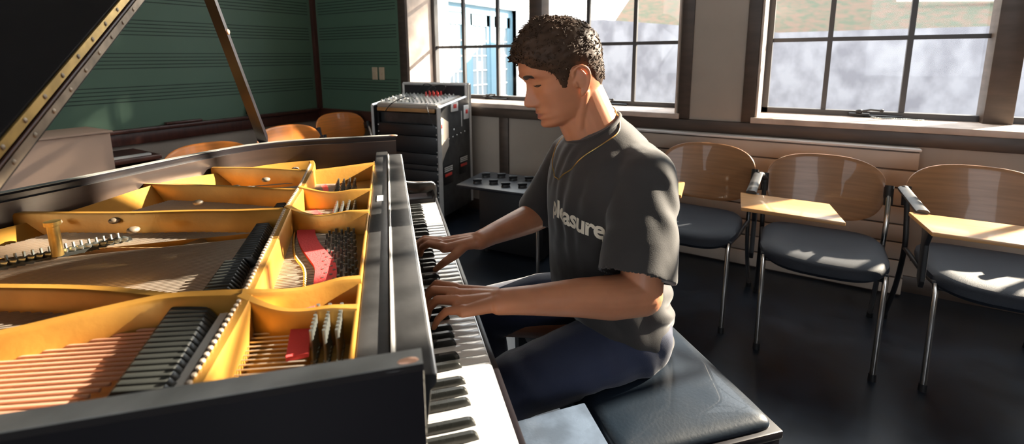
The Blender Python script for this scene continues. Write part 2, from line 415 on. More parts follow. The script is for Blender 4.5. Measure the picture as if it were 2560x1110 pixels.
# retaining wall and hillside
rw = MB(); rw.prism([(-5.0, -.2), (14, -.2), (14, 1.66), (-.4, 1.62), (-3.4, 1.96), (-5.0, 2.0)], 9.0, 9.5, 'y')
tag(rw.build('retaining_wall', concm, None, RF), 'stained grey concrete retaining wall outside the windows, below the hillside', 'wall')
hb = bmesh.new(); nx, ny = 60, 26; G = []
for j in range(ny + 1):
    r = []
    for i in range(nx + 1):
        x = lerp(-3.3, 14, i / nx); y = 9.3 + j * .75
        z0 = 1.62 if x > -.4 else lerp(1.96, 1.62, (x + 3.4) / 3)
        r.append(hb.verts.new((x, y, z0 - .05 + j * .42 + noise.noise(V((x * .8, y * .8, 0))) * .12 * min(1, j))))
    G.append(r)
for j in range(ny):
    for i in range(nx): hb.faces.new((G[j][i], G[j][i + 1], G[j + 1][i + 1], G[j + 1][i]))
hm = MB(); hm.bm.free(); hm.bm = hb
hill = hm.build('hillside', leafm, None, RF); hill['kind'] = 'structure'
br = MB().tube([(1.2, 10.1, 2.12), (2.4, 10.0, 2.05), (3.8, 9.7, 1.85), (5.0, 9.6, 1.78)], [.02, .035, .035, .015], 6)
tag(br.build('fallen_branch', paperm, None, RF), 'pale fallen branch lying on the leaf covered slope outside the right window', 'branch')

# ================================================================== TABLET CHAIRS
def superell(rx, rz, n, p):
    out = []
    for i in range(n):
        a = 2 * PI * i / n; c, s_ = math.cos(a), math.sin(a)
        out.append((rx * math.copysign(abs(c) ** (2 / p), c), rz * math.copysign(abs(s_) ** (2 / p), s_)))
    return out
def back_mesh():
    # oval plywood shell, curved round the sitter
    b = MB(); N = 64; th = .006
    def ring(k, side):
        o = []
        for x, z in superell(.243 * k, .155 * k, N, 2.75):
            zz = z + .632; x2 = x * (1 + .06 * z / .155)
            y = .375 + (z) * .22 - (x2 / .243) ** 2 * .055 + side
            o.append((x2, y, zz))
        return o
    ks = [.02, .2, .4, .6, .78, .9, .97]
    rings = [ring(k, -th) for k in ks] + [ring(.995, -th * .6), ring(1.0, 0), ring(.995, th * .6)] + [ring(k, th) for k in ks[::-1]]
    b.loft(rings); return b
def seat_mesh():
    b = MB(); N = 56; rings = []
    for k, dz in ((.02, -.045), (.6, -.046), (.93, -.042), (1.0, -.022), (.99, -.004), (.93, .010), (.75, .017), (.4, .012), (.02, .008)):
        r = []
        for x, y in superell(.232 * k, .225 * k, N, 3.6):
            yy = y; drop = -.045 * max(0, (-y / .225 - .45)) ** 1.5 + .012 * max(0, y / .225)
            wv = .010 * (x / .23) ** 2
            r.append((x, yy, .452 + dz + drop + wv))
        rings.append(r)
    b.loft(rings); return b
def make_chair(org, F, label, group, bmat):
    t = bpy.data.objects.new('tablet_chair', None); COL.objects.link(t); tag(t, label, 'chair', group)
    I = RF
    seat_mesh().build('seat', seatfab, t, I)
    back_mesh().build('backrest', bmat, t, I)
    for s in (-1, 1):
        MB().tube([(s * .205, -.185, .012), (s * .208, -.175, .40), (s * .209, -.160, .428)], .0105, 12).build('front_leg', chrome, t, I)
        MB().tube([(s * .205, -.185, 0), (s * .205, -.185, .03)], [.014, .013], 12).build('foot_cap', blackpl, t, I)
        m = MB(); m.tube([V(p) for p in crspline([(s * .250, .385, .012), (s * .243, .27, .22), (s * .240, .215, .42), (s * .244, .225, .55), (s * .247, .275, .665)], 6)], .0105, 12)
        m.build('rear_leg', chrome if s > 0 else blackpl, t, I)
        MB().tube([(s * .250, .385, 0), (s * .250, .378, .03)], [.014, .013], 12).build('foot_cap', blackpl, t, I)
        j = MB(); j.tube([(s * .247, .262, .605), (s * .248, .284, .69)], .017, 12); j.box((s * .243, .305, .648), (.018, .07, .055), None, .006)
        j.build('back_joint', blackpl, t, I)
    m = MB()
    for s in (-1, 1): m.tube([(s * .209, -.165, .43), (s * .222, .02, .415), (s * .238, .215, .425)], .010, 10)
    m.tube([(-.208, -.14, .405), (.208, -.14, .405)], .009, 10).tube([(-.23, .14, .405), (.23, .14, .405)], .009, 10)
    m.build('seat_frame', blackpl, t, I)
    a = MB(); a.loft([[(x + .0, y, z) for x, z in ((-.292, .688), (-.256, .688), (-.254, .700), (-.262, .706), (-.286, .706), (-.294, .700))] for y in (.20, .10, 0, -.10, -.17)])
    a.tube([(-.247, .27, .665), (-.262, .23, .69), (-.274, .19, .696)], .014, 10)
    a.build('arm', dust_black, t, I)
    k = MB(); k.prism([(-.23, .672), (-.10, .680), (-.10, .664), (-.135, .60), (-.145, .44), (-.185, .41), (-.20, .44), (-.19, .58), (-.235, .655)], -.262, -.246, 'x', .003)
    k.build('arm_bracket', blackpl, t, I)
    b = MB(); b.prism([(-.315, -.17), (-.29, -.395), (.045, -.400), (.005, -.175)], .678, .693, 'z', .003)
    tb = b.build('writing_tablet', beecht, t, I)
    t.matrix_world = F; return t
def Tm(x, y, r=0): return Matrix.Translation((x, y, 0)) @ Matrix.Rotation(math.radians(r), 4, 'Z')
GR = 'tablet arm chairs along the radiator'
c0 = make_chair(None, Tm(.125, 2.37), 'tablet chair in front of the radiator, directly right of the person, whole chair in view', GR, beech)
bpy.context.view_layer.update()
def copy_chair(M, label, group, bm_=None, tablet=True):
    c = copy_tree(c0); c.matrix_world = M; tag(c, label, 'chair', group)
    if not tablet:
        for ch in list(bpy.data.objects):
            if ch.parent == c and ch.name.split('.')[0] in ('writing_tablet', 'arm_bracket', 'arm'): bpy.data.objects.remove(ch)
    if bm_:
        for ch in bpy.data.objects:
            if ch.parent == c and ch.name.startswith('backrest'):
                ch.data = ch.data.copy(); ch.data.materials[0] = bm_
    return c
copy_chair(Tm(.69, 2.40, 1), 'rightmost tablet chair by the wall, cut off by the right edge of the photo', GR)
copy_chair(Tm(-.43, 2.43, -2), 'tablet chair half hidden behind the back of the seated person', GR)
copy_chair(Tm(-.985, 2.40, 2), 'chair hidden behind the chest and lap of the person, only a leg showing', GR, None, False)
G2 = 'orange wood chairs along the green board'
copy_chair(Tm(-3.20, 2.80, 84), 'orange wooden chair nearest the room corner, left of the rack case', G2, beecho, False)
copy_chair(Tm(-2.86, 2.08, 86), 'orange wooden chair just right of the piano lid prop, before the green board', G2, beecho, False)
copy_chair(Tm(-2.60, 1.38, 84), 'orange wooden chair left of the piano lid prop, only its top above the rim', G2, beecho, False)

# ================================================================== RACK CASE
CA = Tm(-2.545, 2.83, 7)
def rc(name, label, cat, group=None):
    o = bpy.data.objects.new(name, None); COL.objects.link(o); tag(o, label, cat, group); return o
rk = rc('rack_case', 'tall black wheeled rack case with aluminium edges and a mixer in its top', 'equipment case')
X, Y0, Y1 = .30, -.235, .225
m = MB()
m.prism([(Y0 + .01, .10), (Y1, .10), (Y1, 1.055), (Y1 - .06, 1.055), (Y1 - .06, .955), (Y0 + .01, .905)], X - .012, X, 'x')
m.prism([(Y0 + .01, .10), (Y1, .10), (Y1, 1.055), (Y1 - .06, 1.055), (Y1 - .06, .955), (Y0 + .01, .905)], -X, -X + .012, 'x')
m.bb(-X, X, Y1 - .012, Y1, .10, 1.05).bb(-X, X, Y0, Y1, .09, .105)
m.bb(-X + .012, X - .012, Y0 + .06, Y0 + .07, .105, .86)
m.build('shell', dust_black, rk, RF)
def edge(name, pts, r=.0125):
    b = MB(); b.tube(pts, r, 4, flat=1.0); b.build('edge_trim', alu, rk, RF)
edge('e', [(X, Y0, .10), (X, Y0, .915)], .019); edge('e', [(-X, Y0, .10), (-X, Y0, .915)]); edge('e', [(X, Y1, .10), (X, Y1, 1.06)])
edge('e', [(X, Y0, .915), (X, Y1 - .06, .965)], .011); edge('e', [(-X, Y0, .915), (-X, Y1 - .06, .965)], .011)
edge('e', [(-X, Y1 - .06, 1.06), (X, Y1 - .06, 1.06)], .011); edge('e', [(X, Y1 - .06, .94), (X, Y1 - .06, 1.06)], .013)
edge('e', [(-X, Y1, 1.06), (X, Y1, 1.06)], .01); edge('e', [(-X, Y0, .10), (X, Y0, .10)]); edge('e', [(-X, Y1 - .06, .94), (-X, Y1 - .06, 1.06)], .011)
MB().bb(-X + .01, X - .01, Y1 - .06, Y1 - .05, .94, 1.05).build('lid_liner', blackpl, rk, RF)
# rack rails + front gear
for s in (-1, 1): MB().bb(s * (X - .035), s * (X - .02), Y0 + .03, Y0 + .045, .12, .86).build('rack_rail', blackpl, rk, RF)
zz = .13
for h_, mm in ((.13, blackpl), (.088, blackpl), (.088, blackpl), (.044, blackpl), (.088, blackpl), (.13, blackpl), (.088, blackpl)):
    g = MB().bb(-X + .025, X - .025, Y0 + .02, Y0 + .06, zz, zz + h_ - .004, .003).build('rack_panel', mm, rk, RF)
    b = MB()
    for k in range(2):
        for s in (-1, 1): b.ell((s * (X - .035), Y0 + .018, zz + .015 + k * (h_ - .034)), (.006, .003, .006))
    b.build('rack_screws', alu, g, RF); zz += h_
# latches with red rubber on the right side
def clasp(y, z, w_=.10, h_=.08):
    l = MB().bb(X - .002, X + .008, y - w_ / 2, y + w_ / 2, z - h_ / 2, z + h_ / 2, .004).build('butterfly_latch', alu, rk, RF)
    MB().bb(X + .006, X + .012, y - w_ * .22, y + w_ * .22, z - .012, z + .02, .003).build('latch_grip', redpl, l, RF)
clasp(-.02, .905, .10, .075); clasp(.155, .845, .075, .11); clasp(-.215, .775, .05, .12)
for y, z in ((-.13, .40), (.10, .43)):
    hnd = MB().bb(X - .001, X + .004, y - .065, y + .065, z - .07, z + .075, .004).build('recessed_handle', blackpl, rk, RF)
    b = MB()
    for i in range(9):
        for j in range(3): b.bb(X + .003, X + .006, y - .055 + i * .013, y - .047 + i * .013, z + .028 + j * .014, z + .036 + j * .014)
    b.build('printed_sticker', paperm, hnd, RF)
    MB().bb(X + .003, X + .008, y - .05, y + .045, z - .01, z + .012, .002).build('red_stripe', redpl, hnd, RF)
b = MB()
for i in range(6): b.ell((X + .002, -.17 + i * .06, .665 + i * .006), (.003, .006, .006))
b.ell((X + .002, -.03, .73), (.003, .008, .008)).build('rivets', alu, rk, RF)
MB().bb(X, X + .004, .08, .088, .74, .86).build('vent_slot', alu, rk, RF)
MB().prism([(-.215, .50), (-.16, .57), (-.11, .62), (-.11, .80), (-.215, .85)], X, X + .003, 'x').build('worn_patch', heatm, rk, RF)
for sx in (-1, 1):
    for sy in (-1, 1):
        cst = MB().tube([(sx * .24, sy * .17 - .01, .048), (sx * .24 + .03, sy * .17 - .01, .048)], .048, 20).bb(sx * .24 - .02, sx * .24 + .045, sy * .17 - .04, sy * .17 + .02, .08, .095)
        cst.build('caster', blackpl, rk, RF)
rk.matrix_world = CA
# mixer lying in the sloped top
mx_ = rc('audio_mixer', 'pale audio mixer with many knobs set into the top of the rack case', 'mixer')
sl_ = math.atan2(.05, .40); Rm = Matrix.Rotation(sl_, 3, 'X')
def mp(u, v, hgt): # u across, v back, h above panel
    return V((u, Y0 + .02, .918)) + Rm @ V((0, v, hgt)) + V((0, 0, 0))
b = MB(); b.box(mp(0, .185, -.004) + V((0, 0, 0)), (.55, .36, .03), Rm, .006); b.build('chassis', heatm, mx_, RF)
b = MB(); b.box(mp(-.01, .19, .013), (.53, .34, .004), Rm); b.build('panel', alu, mx_, RF)
MB().bb(-.26, .26, Y0 + .004, Y0 + .02, .875, .902, .003).build('wood_strip', beecht, mx_, RF)
kn = MB(); kr = MB(); kb = MB()
for i in range(14):
    for j in range(7):
        u = -.25 + i * .037; v = .04 + j * .045
        q = mp(u, v, .02); tgt = kr if (i in (7, 8, 9, 10) and j >= 5) else (kb if (i + j) % 3 else kn)
        hgt = .035 if tgt is kr else .014
        tgt.tube([q, q + Rm @ V((0, 0, hgt))], [.009 if tgt is kr else .007, .006], 8)
for u, v in ((-.2, .05), (-.17, .10), (-.09, .05), (-.05, .09), (-.19, .2)): kn.ell(mp(u, v, .03), (.016, .016, .012))
kn.build('white_knobs', ivory, mx_, RF, kind='stuff'); kr.build('red_plugs', redpl, mx_, RF, kind='stuff'); kb.build('grey_knobs', pinsteel, mx_, RF, kind='stuff')
mx_.matrix_world = CA
cb = MB()
for pts in ([(.18, -.19, .94), (.21, -.25, .93), (.24, -.262, .86), (.28, -.27, .78)], [(-.06, .0, .95), (-.02, -.15, .985), (-.1, -.24, .94), (-.16, -.265, .87)],
            [(.0, .10, .98), (.05, .12, 1.03), (-.06, .13, 1.06), (-.12, .09, .98)], [(.1, .12, .99), (.14, .12, 1.05), (.02, .12, 1.045), (-.03, .08, .985)]):
    cb.tube(crspline(pts, 6), .0035, 6)
cbo = cb.build('audio_cable', blackpl, None, CA); tag(cbo, 'thin black audio cables looped over the mixer and down the case front', 'cable', kind='stuff')
del cbo['kind']

# ================================================================== LOW BLACK CASE WITH MOUNTING CUPS
blkb = mat('satin_black_laminate', (.018, .020, .026), .38, vary=.2, scale=9)
eq = rc('equipment_case', 'low black case with raised catches on its top, right of the rack case', 'equipment case')
MB().prism([(-.30, -.20), (.30, -.20), (.32, .21), (-.32, .20)], .432, .452, 'z', .005).build('top', blkb, eq, RF)
MB().bb(-.16, .30, -.15, .18, .02, .432, .01).build('body', blackpl, eq, RF)
for i in range(5):
    for j in range(2):
        x = -.19 + i * .105 - j * .03; y = -.11 + j * .17 + (i % 2) * .03
        c = MB(); c.tube([(x, y, .452), (x, y, .466)], [.030, .026], 14); c.box((x, y, .474), (.06, .018, .016), Matrix.Rotation(.5, 3, 'Z'), .004)
        c.build('catch', blackpl, eq, RF)
for x, y in ((-.12, -.12), (.25, -.12), (-.12, .14), (.25, .14)): MB().tube([(x, y, 0), (x, y, .02)], .02, 12).build('rubber_foot', blackpl, eq, RF)
eq.matrix_world = Tm(-1.605, 2.615, 5)

# ================================================================== THINGS UNDER THE GREEN BOARD
pod = rc('wooden_podium', 'tan wooden podium box left of the green board rail, behind the raised piano lid', 'podium')
MB().prism([(-.16, 0), (.16, 0), (.16, .86), (-.16, .875)], -.30, .30, 'x', .004).build('box', cardm, pod, RF)
MB().bb(-.31, .31, -.17, .17, .873, .885, .003).build('top', cardm, pod, RF)
pod.matrix_world = Tm(-3.45, .78, 92)
dk = rc('wooden_desk', 'dark red-brown desk against the board wall, seen behind the piano rim', 'desk')
MB().bb(-.55, .55, -.22, .22, .60, .63, .004).build('top', mahog, dk, RF)
for s in (-1, 1): MB().bb(s * .53 - .015, s * .53 + .015, -.20, .20, 0, .60, .004).build('side_panel', mahog, dk, RF)
MB().bb(-.52, .52, .18, .20, .2, .60).build('back_panel', mahog, dk, RF)
dk.matrix_world = Tm(-3.97, .95, 90)
p_ = MB().bb(-.15, .15, -.02, .02, 0, .012).build('lit_gap_strip', paperm, None, Tm(-3.80, 1.30, 88) @ Matrix.Translation((0, 0, .632))); tag(p_, 'white strip on the desk standing in for lit wall seen between chairs', 'light patch')  # white strip imitates the lit wall showing through a gap

# ================================================================== PIANO BENCH
bn = root('piano_bench', 'black piano bench with padded vinyl top and worn wooden edge, under the person', 'bench', (.575, 1.10, 0))
X0, X1, Y0, Y1 = .385, .772, .72, 1.485
rings = []
for k, z in ((-.002, .48), (.006, .492), (.006, .498), (.002, .505), (-.006, .510), (-.025, .514), (-.08, .516)):
    r = []
    hx, hy = (X1 - X0) / 2 - .014 + k, (Y1 - Y0) / 2 - .014 + k
    for x, y in superell(1, 1, 160, 24): r.append((.5 * (X0 + X1) + x * hx, .5 * (Y0 + Y1) + y * hy, z))
    rings.append(r)
MB().loft(rings).build('cushion', vinyl, bn)
m = MB(); m.bb(X0 - .006, X1 + .004, Y0 - .004, Y1 + .006, .470, .490, .004); m.bb(X0, X1, Y0, Y1, .385, .470, .003)
m.build('apron', ebony, bn)
for x in (X0 + .03, X1 - .03):
    for y in (Y0 + .03, Y1 - .03): MB().loft([[(x + a * r_, y + b_ * r_, z) for a, b_ in ((-1, -1), (1, -1), (1, 1), (-1, 1))] for z, r_ in ((0, .018), (.30, .026), (.37, .028))]).build('leg', ebony, bn)
# dusty box between bench and keyboard
bx = root('wooden_box', 'dusty black box beside the bass end of the keyboard, cut by the bottom edge', 'box', (.30, .66, 0))
m = MB(); m.prism([(.205, .47), (.370, .45), (.370, .832), (.212, .818)], .53, .555, 'z', .004); m.build('top', mat('dusty_lid_sky_sheen', (.09, .12, .17), .28, vary=.35, scale=22, bump=.05, bscale=200), bx)  # dusty lid, its blue tone painted in for reflected sky
MB().bb(.222, .360, .48, .81, 0, .53, .004).build('body', ebony, bx)

# ================================================================== GRAND PIANO  (piano frame: +x to the player, +y to the treble)
pn = root('grand_piano', 'open black grand piano with gold iron frame, lid raised, played by the seated person', 'piano', (-.4, 1.13, 0))
RZ = .982
outer = [(.020, .425)] + [(-1.20, .425), (-1.30, .44), (-1.37, .50), (-1.395, .60), (-1.375, .74), (-1.30, .87), (-1.19, .985), (-1.06, 1.10), (-.93, 1.235), (-.80, 1.40), (-.69, 1.56), (-.59, 1.70), (-.50, 1.795), (-.40, 1.85), (-.28, 1.872), (.020, 1.874)]
def smooth_poly(p, n=4):
    c = crspline(p[1:-1], n); return [V(p[0])] + c + [V(p[-1])]
outer = [(q[0], q[1]) for q in smooth_poly([(a, b, 0) for a, b in outer])]
def inset(poly, d):
    out = []
    for i, p in enumerate(poly):
        a = V((*poly[max(i - 1, 0)], 0)); b = V((*poly[min(i + 1, len(poly) - 1)], 0)); t = (b - a).normalized()
        nrm = V((-t.y, t.x, 0)) * -1
        # inward: towards centre
        c = V((-.4, 1.13, 0)); pv = V((*p, 0))
        if nrm.dot(c - pv) < 0: nrm = -nrm
        q = pv + nrm * d; out.append((q.x, q.y))
    return out
inner = inset(outer, .034)
m = MB(); n_ = len(outer); bev = .004
prof = []
for (ox, oy), (ix, iy) in zip(outer, inner):
    def mixp(t): return (lerp(ox, ix, t), lerp(oy, iy, t))
    prof.append([(*mixp(0), .62), (*mixp(0), RZ - bev), (*mixp(.12), RZ), (*mixp(.88), RZ), (*mixp(1), RZ - bev), (*mixp(1), .62)])
m.loft(prof, close=True, caps=True)
m.build('rim', ebony, pn, ang=35)
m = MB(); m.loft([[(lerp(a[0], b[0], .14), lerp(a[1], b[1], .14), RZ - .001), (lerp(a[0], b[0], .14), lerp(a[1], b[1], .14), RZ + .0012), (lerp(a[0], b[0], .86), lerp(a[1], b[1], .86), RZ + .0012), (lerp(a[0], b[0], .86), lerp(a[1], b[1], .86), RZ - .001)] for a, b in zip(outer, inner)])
m.build('rim_top', mat('sky_sheen_on_lacquer', (.36, .36, .34), .32, vary=.4, scale=12), pn)  # paler strip with the sky's reflection painted into its colour
# inner rim shelf veneer
inn2 = inset(outer, .0345); inn3 = inset(outer, .046)
m = MB(); m.loft([[(a[0], a[1], .70), (a[0], a[1], .965), (b[0], b[1], .965), (b[0], b[1], .70)] for a, b in zip(inn2, inn3)])
m.build('inner_rim', ebony_in, pn)
# arms
arm_prof = [(-.02, RZ), (.020, RZ)] + [(.020 + .028 * (1 - math.cos(a)), RZ - .02 - .0) for a in ()] + [(.0205, .972), (.0205, .90), (.022, .845), (.032, .812), (.055, .797), (.09, .792), (.150, .790), (.163, .784), (.168, .77), (.168, .64), (.155, .62), (-.02, .62)]
for y0, y1 in ((.4255, .4585), (1.8405, 1.8735)):
    MB().prism(arm_prof, y0, y1, 'y', .006).build('arm', polish, pn)
ch_prof = [(-.02, .70), (-.02, .81), (.00, .79), (.02, .765), (.05, .752), (.145, .750), (.154, .764), (.154, .64), (-.02, .64)]
for y0, y1 in ((.460, .5275), (1.7585, 1.839)):
    MB().prism(ch_prof, y0, y1, 'y', .003).build('cheek_block', ebony, pn)
MB().bb(-.10, .160, .46, 1.839, .625, .69, .004).build('keybed', ebony, pn)
MB().bb(.1535, .168, .46, 1.839, .66, .728, .004).build('key_slip', ebony, pn)
MB().bb(.1505, .1555, .46, 1.839, .727, .7325, .001).build('key_slip_felt', alu, pn)
# keys
KY, KP, KZ = .529, .0236, .735
def wkey(y):
    m = MB(); m.bb(-.03, .152, y + .0005, y + KP - .0006, .712, KZ, .0016); m.bb(.1515, .1535, y + .001, y + KP - .001, .726, KZ - .001, .0006); return m
k0 = wkey(KY).build('white_key', ivory, pn)
for i in range(1, 52):
    k = k0.copy(); COL.objects.link(k); k.location = k0.location + V((0, KP * i, 0))
def bkey(y):
    m = MB(); h_ = .0122
    def rg(x, z, w_): return [(x, y - w_, KZ - .004), (x, y + w_, KZ - .004), (x, y + w_ * .86, z - .0016), (x, y + w_ * .62, z), (x, y - w_ * .62, z), (x, y - w_ * .86, z - .0016)]
    m.loft([rg(-.02, KZ + h_, .0055), rg(.090, KZ + h_, .0055), rg(.0955, KZ + h_ - .0012, .0054), rg(.0995, KZ + h_ - .005, .0053), rg(.1025, KZ + .001, .0052)])
    return m
bk = None
for i in range(51):
    letter = (i + 5) % 7
    if letter in (0, 1, 3, 4, 5):
        off = {0: -.0018, 1: .0018, 3: -.0022, 4: 0, 5: .0022}[letter]
        y = KY + KP * (i + 1) + off
        if bk is None: bk = bkey(y).build('black_key', ebkey, pn); yb0 = y
        else:
            k = bk.copy(); COL.objects.link(k); k.location = bk.location + V((0, y - yb0, 0))
MB().bb(-.005, .003, .53, 1.757, .728, .742).build('key_back_felt', redfelt, pn)
# fallboard, opened
m = MB()
m.prism([(.0035, .748), (.010, .752), (.016, .80), (.024, .86), (.030, .912), (.037, .920), (.0375, .928), (.033, .932), (-.006, .9325), (-.010, .925), (-.006, .80), (-.004, .748)], .482, 1.738, 'y', .0012)
m.build('fallboard', dust_black, pn, ang=30)
MB().bb(-.012, -.007, .478, 1.742, .9305, .9345, .0008).build('fallboard_hinge', alu, pn)
MB().tube([(.0355, .484, .9285), (.0355, 1.736, .9285)], .0022, 8).build('fallboard_edge_glint', alu, pn)  # bright strip stands in for the highlight along the lip
# stretcher
m = MB(); m.bb(-.054, -.0125, .46, 1.839, .60, .927, .003); m.build('stretcher', dust_black, pn)
MB().bb(-.040, -.022, 1.175, 1.225, .927, .9285).build('serial_label', alu, pn)
# rim felt and brass at bass corner
MB().ell((.006, .436, RZ + .001), (.011, .005, .003)).build('lid_rest_button', copper, pn)
MB().ell((.012, 1.85, RZ + .0), (.016, .007, .004)).build('lid_rest_button', copper, pn)
# soundboard
m = MB(); m.prism([(x, y) for x, y in inset(outer, .04)], .845, .855); m.build('soundboard', spruce, pn)
# bridges
m = MB(); m.tube([(x, y, .868) for x, y in ((-.30, 1.50), (-.33, 1.35), (-.40, 1.18), (-.52, 1.02), (-.70, .86), (-.92, .72), (-1.1, .62))], .014, 8).build('treble_bridge', spruce, pn)
m = MB(); m.tube([(-.95, .98, .875), (-1.1, .86, .875), (-1.2, .72, .875)], .016, 8); m.build('bass_bridge', spruce, pn)
# plate: border band following the case + web in front of the cross bar
pl = MB()
o1, o2, o3 = inset(outer, .040), inset(outer, .075), inset(outer, .115)
rings = []
for i, (a, b, c) in enumerate(zip(o1, o2, o3)):
    x = a[0]; hump = .018 * math.exp(-((x + .66) / .09) ** 2)
    if a[1] < .75 and x > -.5: # narrow on the spine side
        b = (lerp(a[0], b[0], .35), lerp(a[1], b[1], .35)); c = (lerp(a[0], c[0], .3), lerp(a[1], c[1], .3))
    rings.append([(a[0], a[1], .862), (a[0], a[1], .905 + hump), (b[0], b[1], .915 + hump), (c[0], c[1], .885), (c[0], c[1], .862)])
pl.loft(rings[1:-1])
plate = pl.build('iron_frame', gold, pn)
m = MB(); m.prism([(-.215, .462), (-.056, .462), (-.056, 1.60), (-.10, 1.66), (-.24, 1.70), (-.26, 1.50), (-.245, 1.12), (-.215, .70)], .870, .884); m.build('pin_block_web', gold_dk, plate)
MB().bb(-.060, -.0545, .462, 1.64, .87, .932, .002).build('front_flange', gold, plate)
def bar(pts, w_, z0, z1, name='strut', mt=None, flare=0):
    b = MB(); pts = crspline([V((x, y, 0)) for x, y in pts], 5); rings = []
    k = len(pts)
    for i, p in enumerate(pts):
        d = (pts[min(i + 1, k - 1)] - pts[max(i - 1, 0)]).normalized(); nn = V((-d.y, d.x, 0)); t = i / (k - 1)
        ww = w_ * (1 + flare * (2 * t - 1) ** 2); zt = z1(t) if callable(z1) else z1
        rings.append([(p + nn * ww * .5).to_tuple()[:2] + (z0,), (p + nn * ww * .42).to_tuple()[:2] + (zt - .005,), (p + nn * ww * .28).to_tuple()[:2] + (zt,), (p - nn * ww * .28).to_tuple()[:2] + (zt,), (p - nn * ww * .42).to_tuple()[:2] + (zt - .005,), (p - nn * ww * .5).to_tuple()[:2] + (z0,)])
    b.loft(rings); return b.build(name, mt or gold, plate)
bar([(-.205, .462), (-.203, .58), (-.205, .70), (-.215, .90), (-.226, 1.11), (-.227, 1.28), (-.236, 1.53), (-.25, 1.62)], .020, .868, .950, 'capo_bar')
# beads / screws along the capo bar
bd_ = MB()
for i in range(90):
    y = .47 + i * .0122; x = interp([(.46, -.205), (.70, -.205), (.9, -.215), (1.11, -.226), (1.28, -.227), (1.6, -.24)], y)
    bd_.ell((x - .006, y, .951), (.0035, .0035, .003), None, 1)
bd_.build('bar_screws', steel, plate, kind='stuff')
arch = lambda h0, h1, dip: (lambda t: lerp(h0, h1, t) - dip * math.sin(PI * min(1, t * 1.3)) * .9)
bar([(-.212, .700), (-.15, .712), (-.10, .728), (-.056, .737)], .016, .872, arch(.955, .938, .008), flare=.5)
bar([(-.212, .690), (-.16, .665), (-.11, .655), (-.056, .652)], .014, .872, arch(.955, .934, .010), flare=.6)
bar([(-.230, 1.11), (-.18, 1.085), (-.12, 1.082), (-.056, 1.090)], .016, .872, arch(.955, .934, .012), flare=.6)
bar([(-.230, 1.275), (-.17, 1.262), (-.12, 1.262), (-.056, 1.275)], .014, .872, arch(.955, .934, .010), flare=.6)
bar([(-.240, 1.525), (-.15, 1.555), (-.056, 1.588)], .016, .872, .938, flare=.4)
bar([(-.200, .702), (-.26, .722), (-.33, .735), (-.42, .715), (-.52, .69), (-.75, .665), (-1.05, .64), (-1.33, .62)], .026, .862, lambda t: .950 - .02 * t, flare=.25)
bar([(-.315, .748), (-.45, .815), (-.60, .868), (-.80, .93), (-1.08, 1.03)], .022, .862, lambda t: .938 - .01 * t, mt=gold)
bar([(-.228, 1.11), (-.33, 1.135), (-.43, 1.168), (-.56, 1.20), (-.68, 1.24), (-.83, 1.29)], .020, .862, lambda t: .948 - .012 * t, flare=.2)
bar([(-.228, 1.275), (-.30, 1.315), (-.42, 1.385), (-.55, 1.45), (-.67, 1.51)], .018, .862, lambda t: .947 - .012 * t)
bar([(-.240, 1.525), (-.30, 1.56), (-.42, 1.62), (-.55, 1.665)], .018, .862, .938)
# plate horn post and bolts
MB().tube([(-.640, 1.075, .90), (-.640, 1.075, .965), (-.640, 1.075, .966)], [.0095, .0095, .006], 16).tube([(-.64, 1.075, .962), (-.64, 1.075, .970)], .013, 16).build('nose_bolt', brass, plate)
for x, y in ((-.60, 1.20), (-.72, 1.22), (-.36, 1.50), (-.42, 1.43), (-.30, 1.62), (-.47, 1.30), (-.84, 1.20), (-.53, 1.12), (-.38, 1.37)):
    MB().ell((x, y, .925), (.012, .012, .007)).build('frame_bolt', brassdk, plate)
# tuning pins
pins = []
for i in range(8):
    for j in range(3): pins.append((-.078 - j * .016, .598 + i * .0095 + j * .003, .935))
for i in range(15):
    for j in range(5): pins.append((-.068 - j * .0125 - .02 * (i / 14) - (i % 2) * .005, .805 + i * .0180 + (j % 2) * .009, .906))
for i in range(10):
    for j in range(4): pins.append((-.095 - j * .015, 1.115 + i * .0145 + (j % 2) * .006, .915))
for i in range(13):
    for j in range(4): pins.append((-.110 - j * .016, 1.295 + i * .016 + (j % 2) * .007, .915))
pm = MB()
def pinmesh(mb, x, y, z): mb.tube([(x, y, .878), (x, y, .892)], .0040, 8).tube([(x, y, .889), (x, y, z - .010), (x, y, z)], [.0024, .0024, .0026], 8)
p0 = None
for i, (x, y, z) in enumerate(pins):
    if i < 100:
        if i in (0, 24):
            b = MB(); pinmesh(b, x, y, z); p0 = b.build('tuning_pin', pinsteel, pn); px0 = (x, y)
        else:
            k = p0.copy(); COL.objects.link(k); k.location = p0.location + V((x - px0[0], y - px0[1], 0))
    else: pinmesh(pm, x, y, z)
pm.build('tuning_pins', pinsteel, pn, kind='stuff')
# red felt strips
def strip(pts, w_, z, name, mt, parent=None):
    b = MB(); P = crspline([V((x, y, z)) for x, y in pts], 6); rings = []
    for i, p in enumerate(P):
        d = (P[min(i + 1, len(P) - 1)] - P[max(i - 1, 0)]).normalized(); nn = V((-d.y, d.x, 0))
        rings.append([p + nn * w_ * .5 - V((0, 0, .004)), p + nn * w_ * .5 + V((0, 0, .002)), p - nn * w_ * .5 + V((0, 0, .002)), p - nn * w_ * .5 - V((0, 0, .004))])
    b.loft(rings); return b.build(name, mt, parent or pn)
strip([(-.190, 1.085), (-.182, 1.04), (-.165, .98), (-.142, .92), (-.125, .87), (-.118, .80)], .036, .903, 'red_felt_strip', redfelt)
strip([(-.135, .725), (-.132, .66), (-.126, .59)], .026, .910, 'red_felt_strip', redfelt)
strip([(-.205, 1.26), (-.180, 1.20), (-.175, 1.12)], .018, .895, 'red_felt_strip', redfelt)
strip([(-.205, 1.51), (-.188, 1.42), (-.195, 1.30)], .016, .895, 'red_felt_strip', redfelt)
ag = MB()
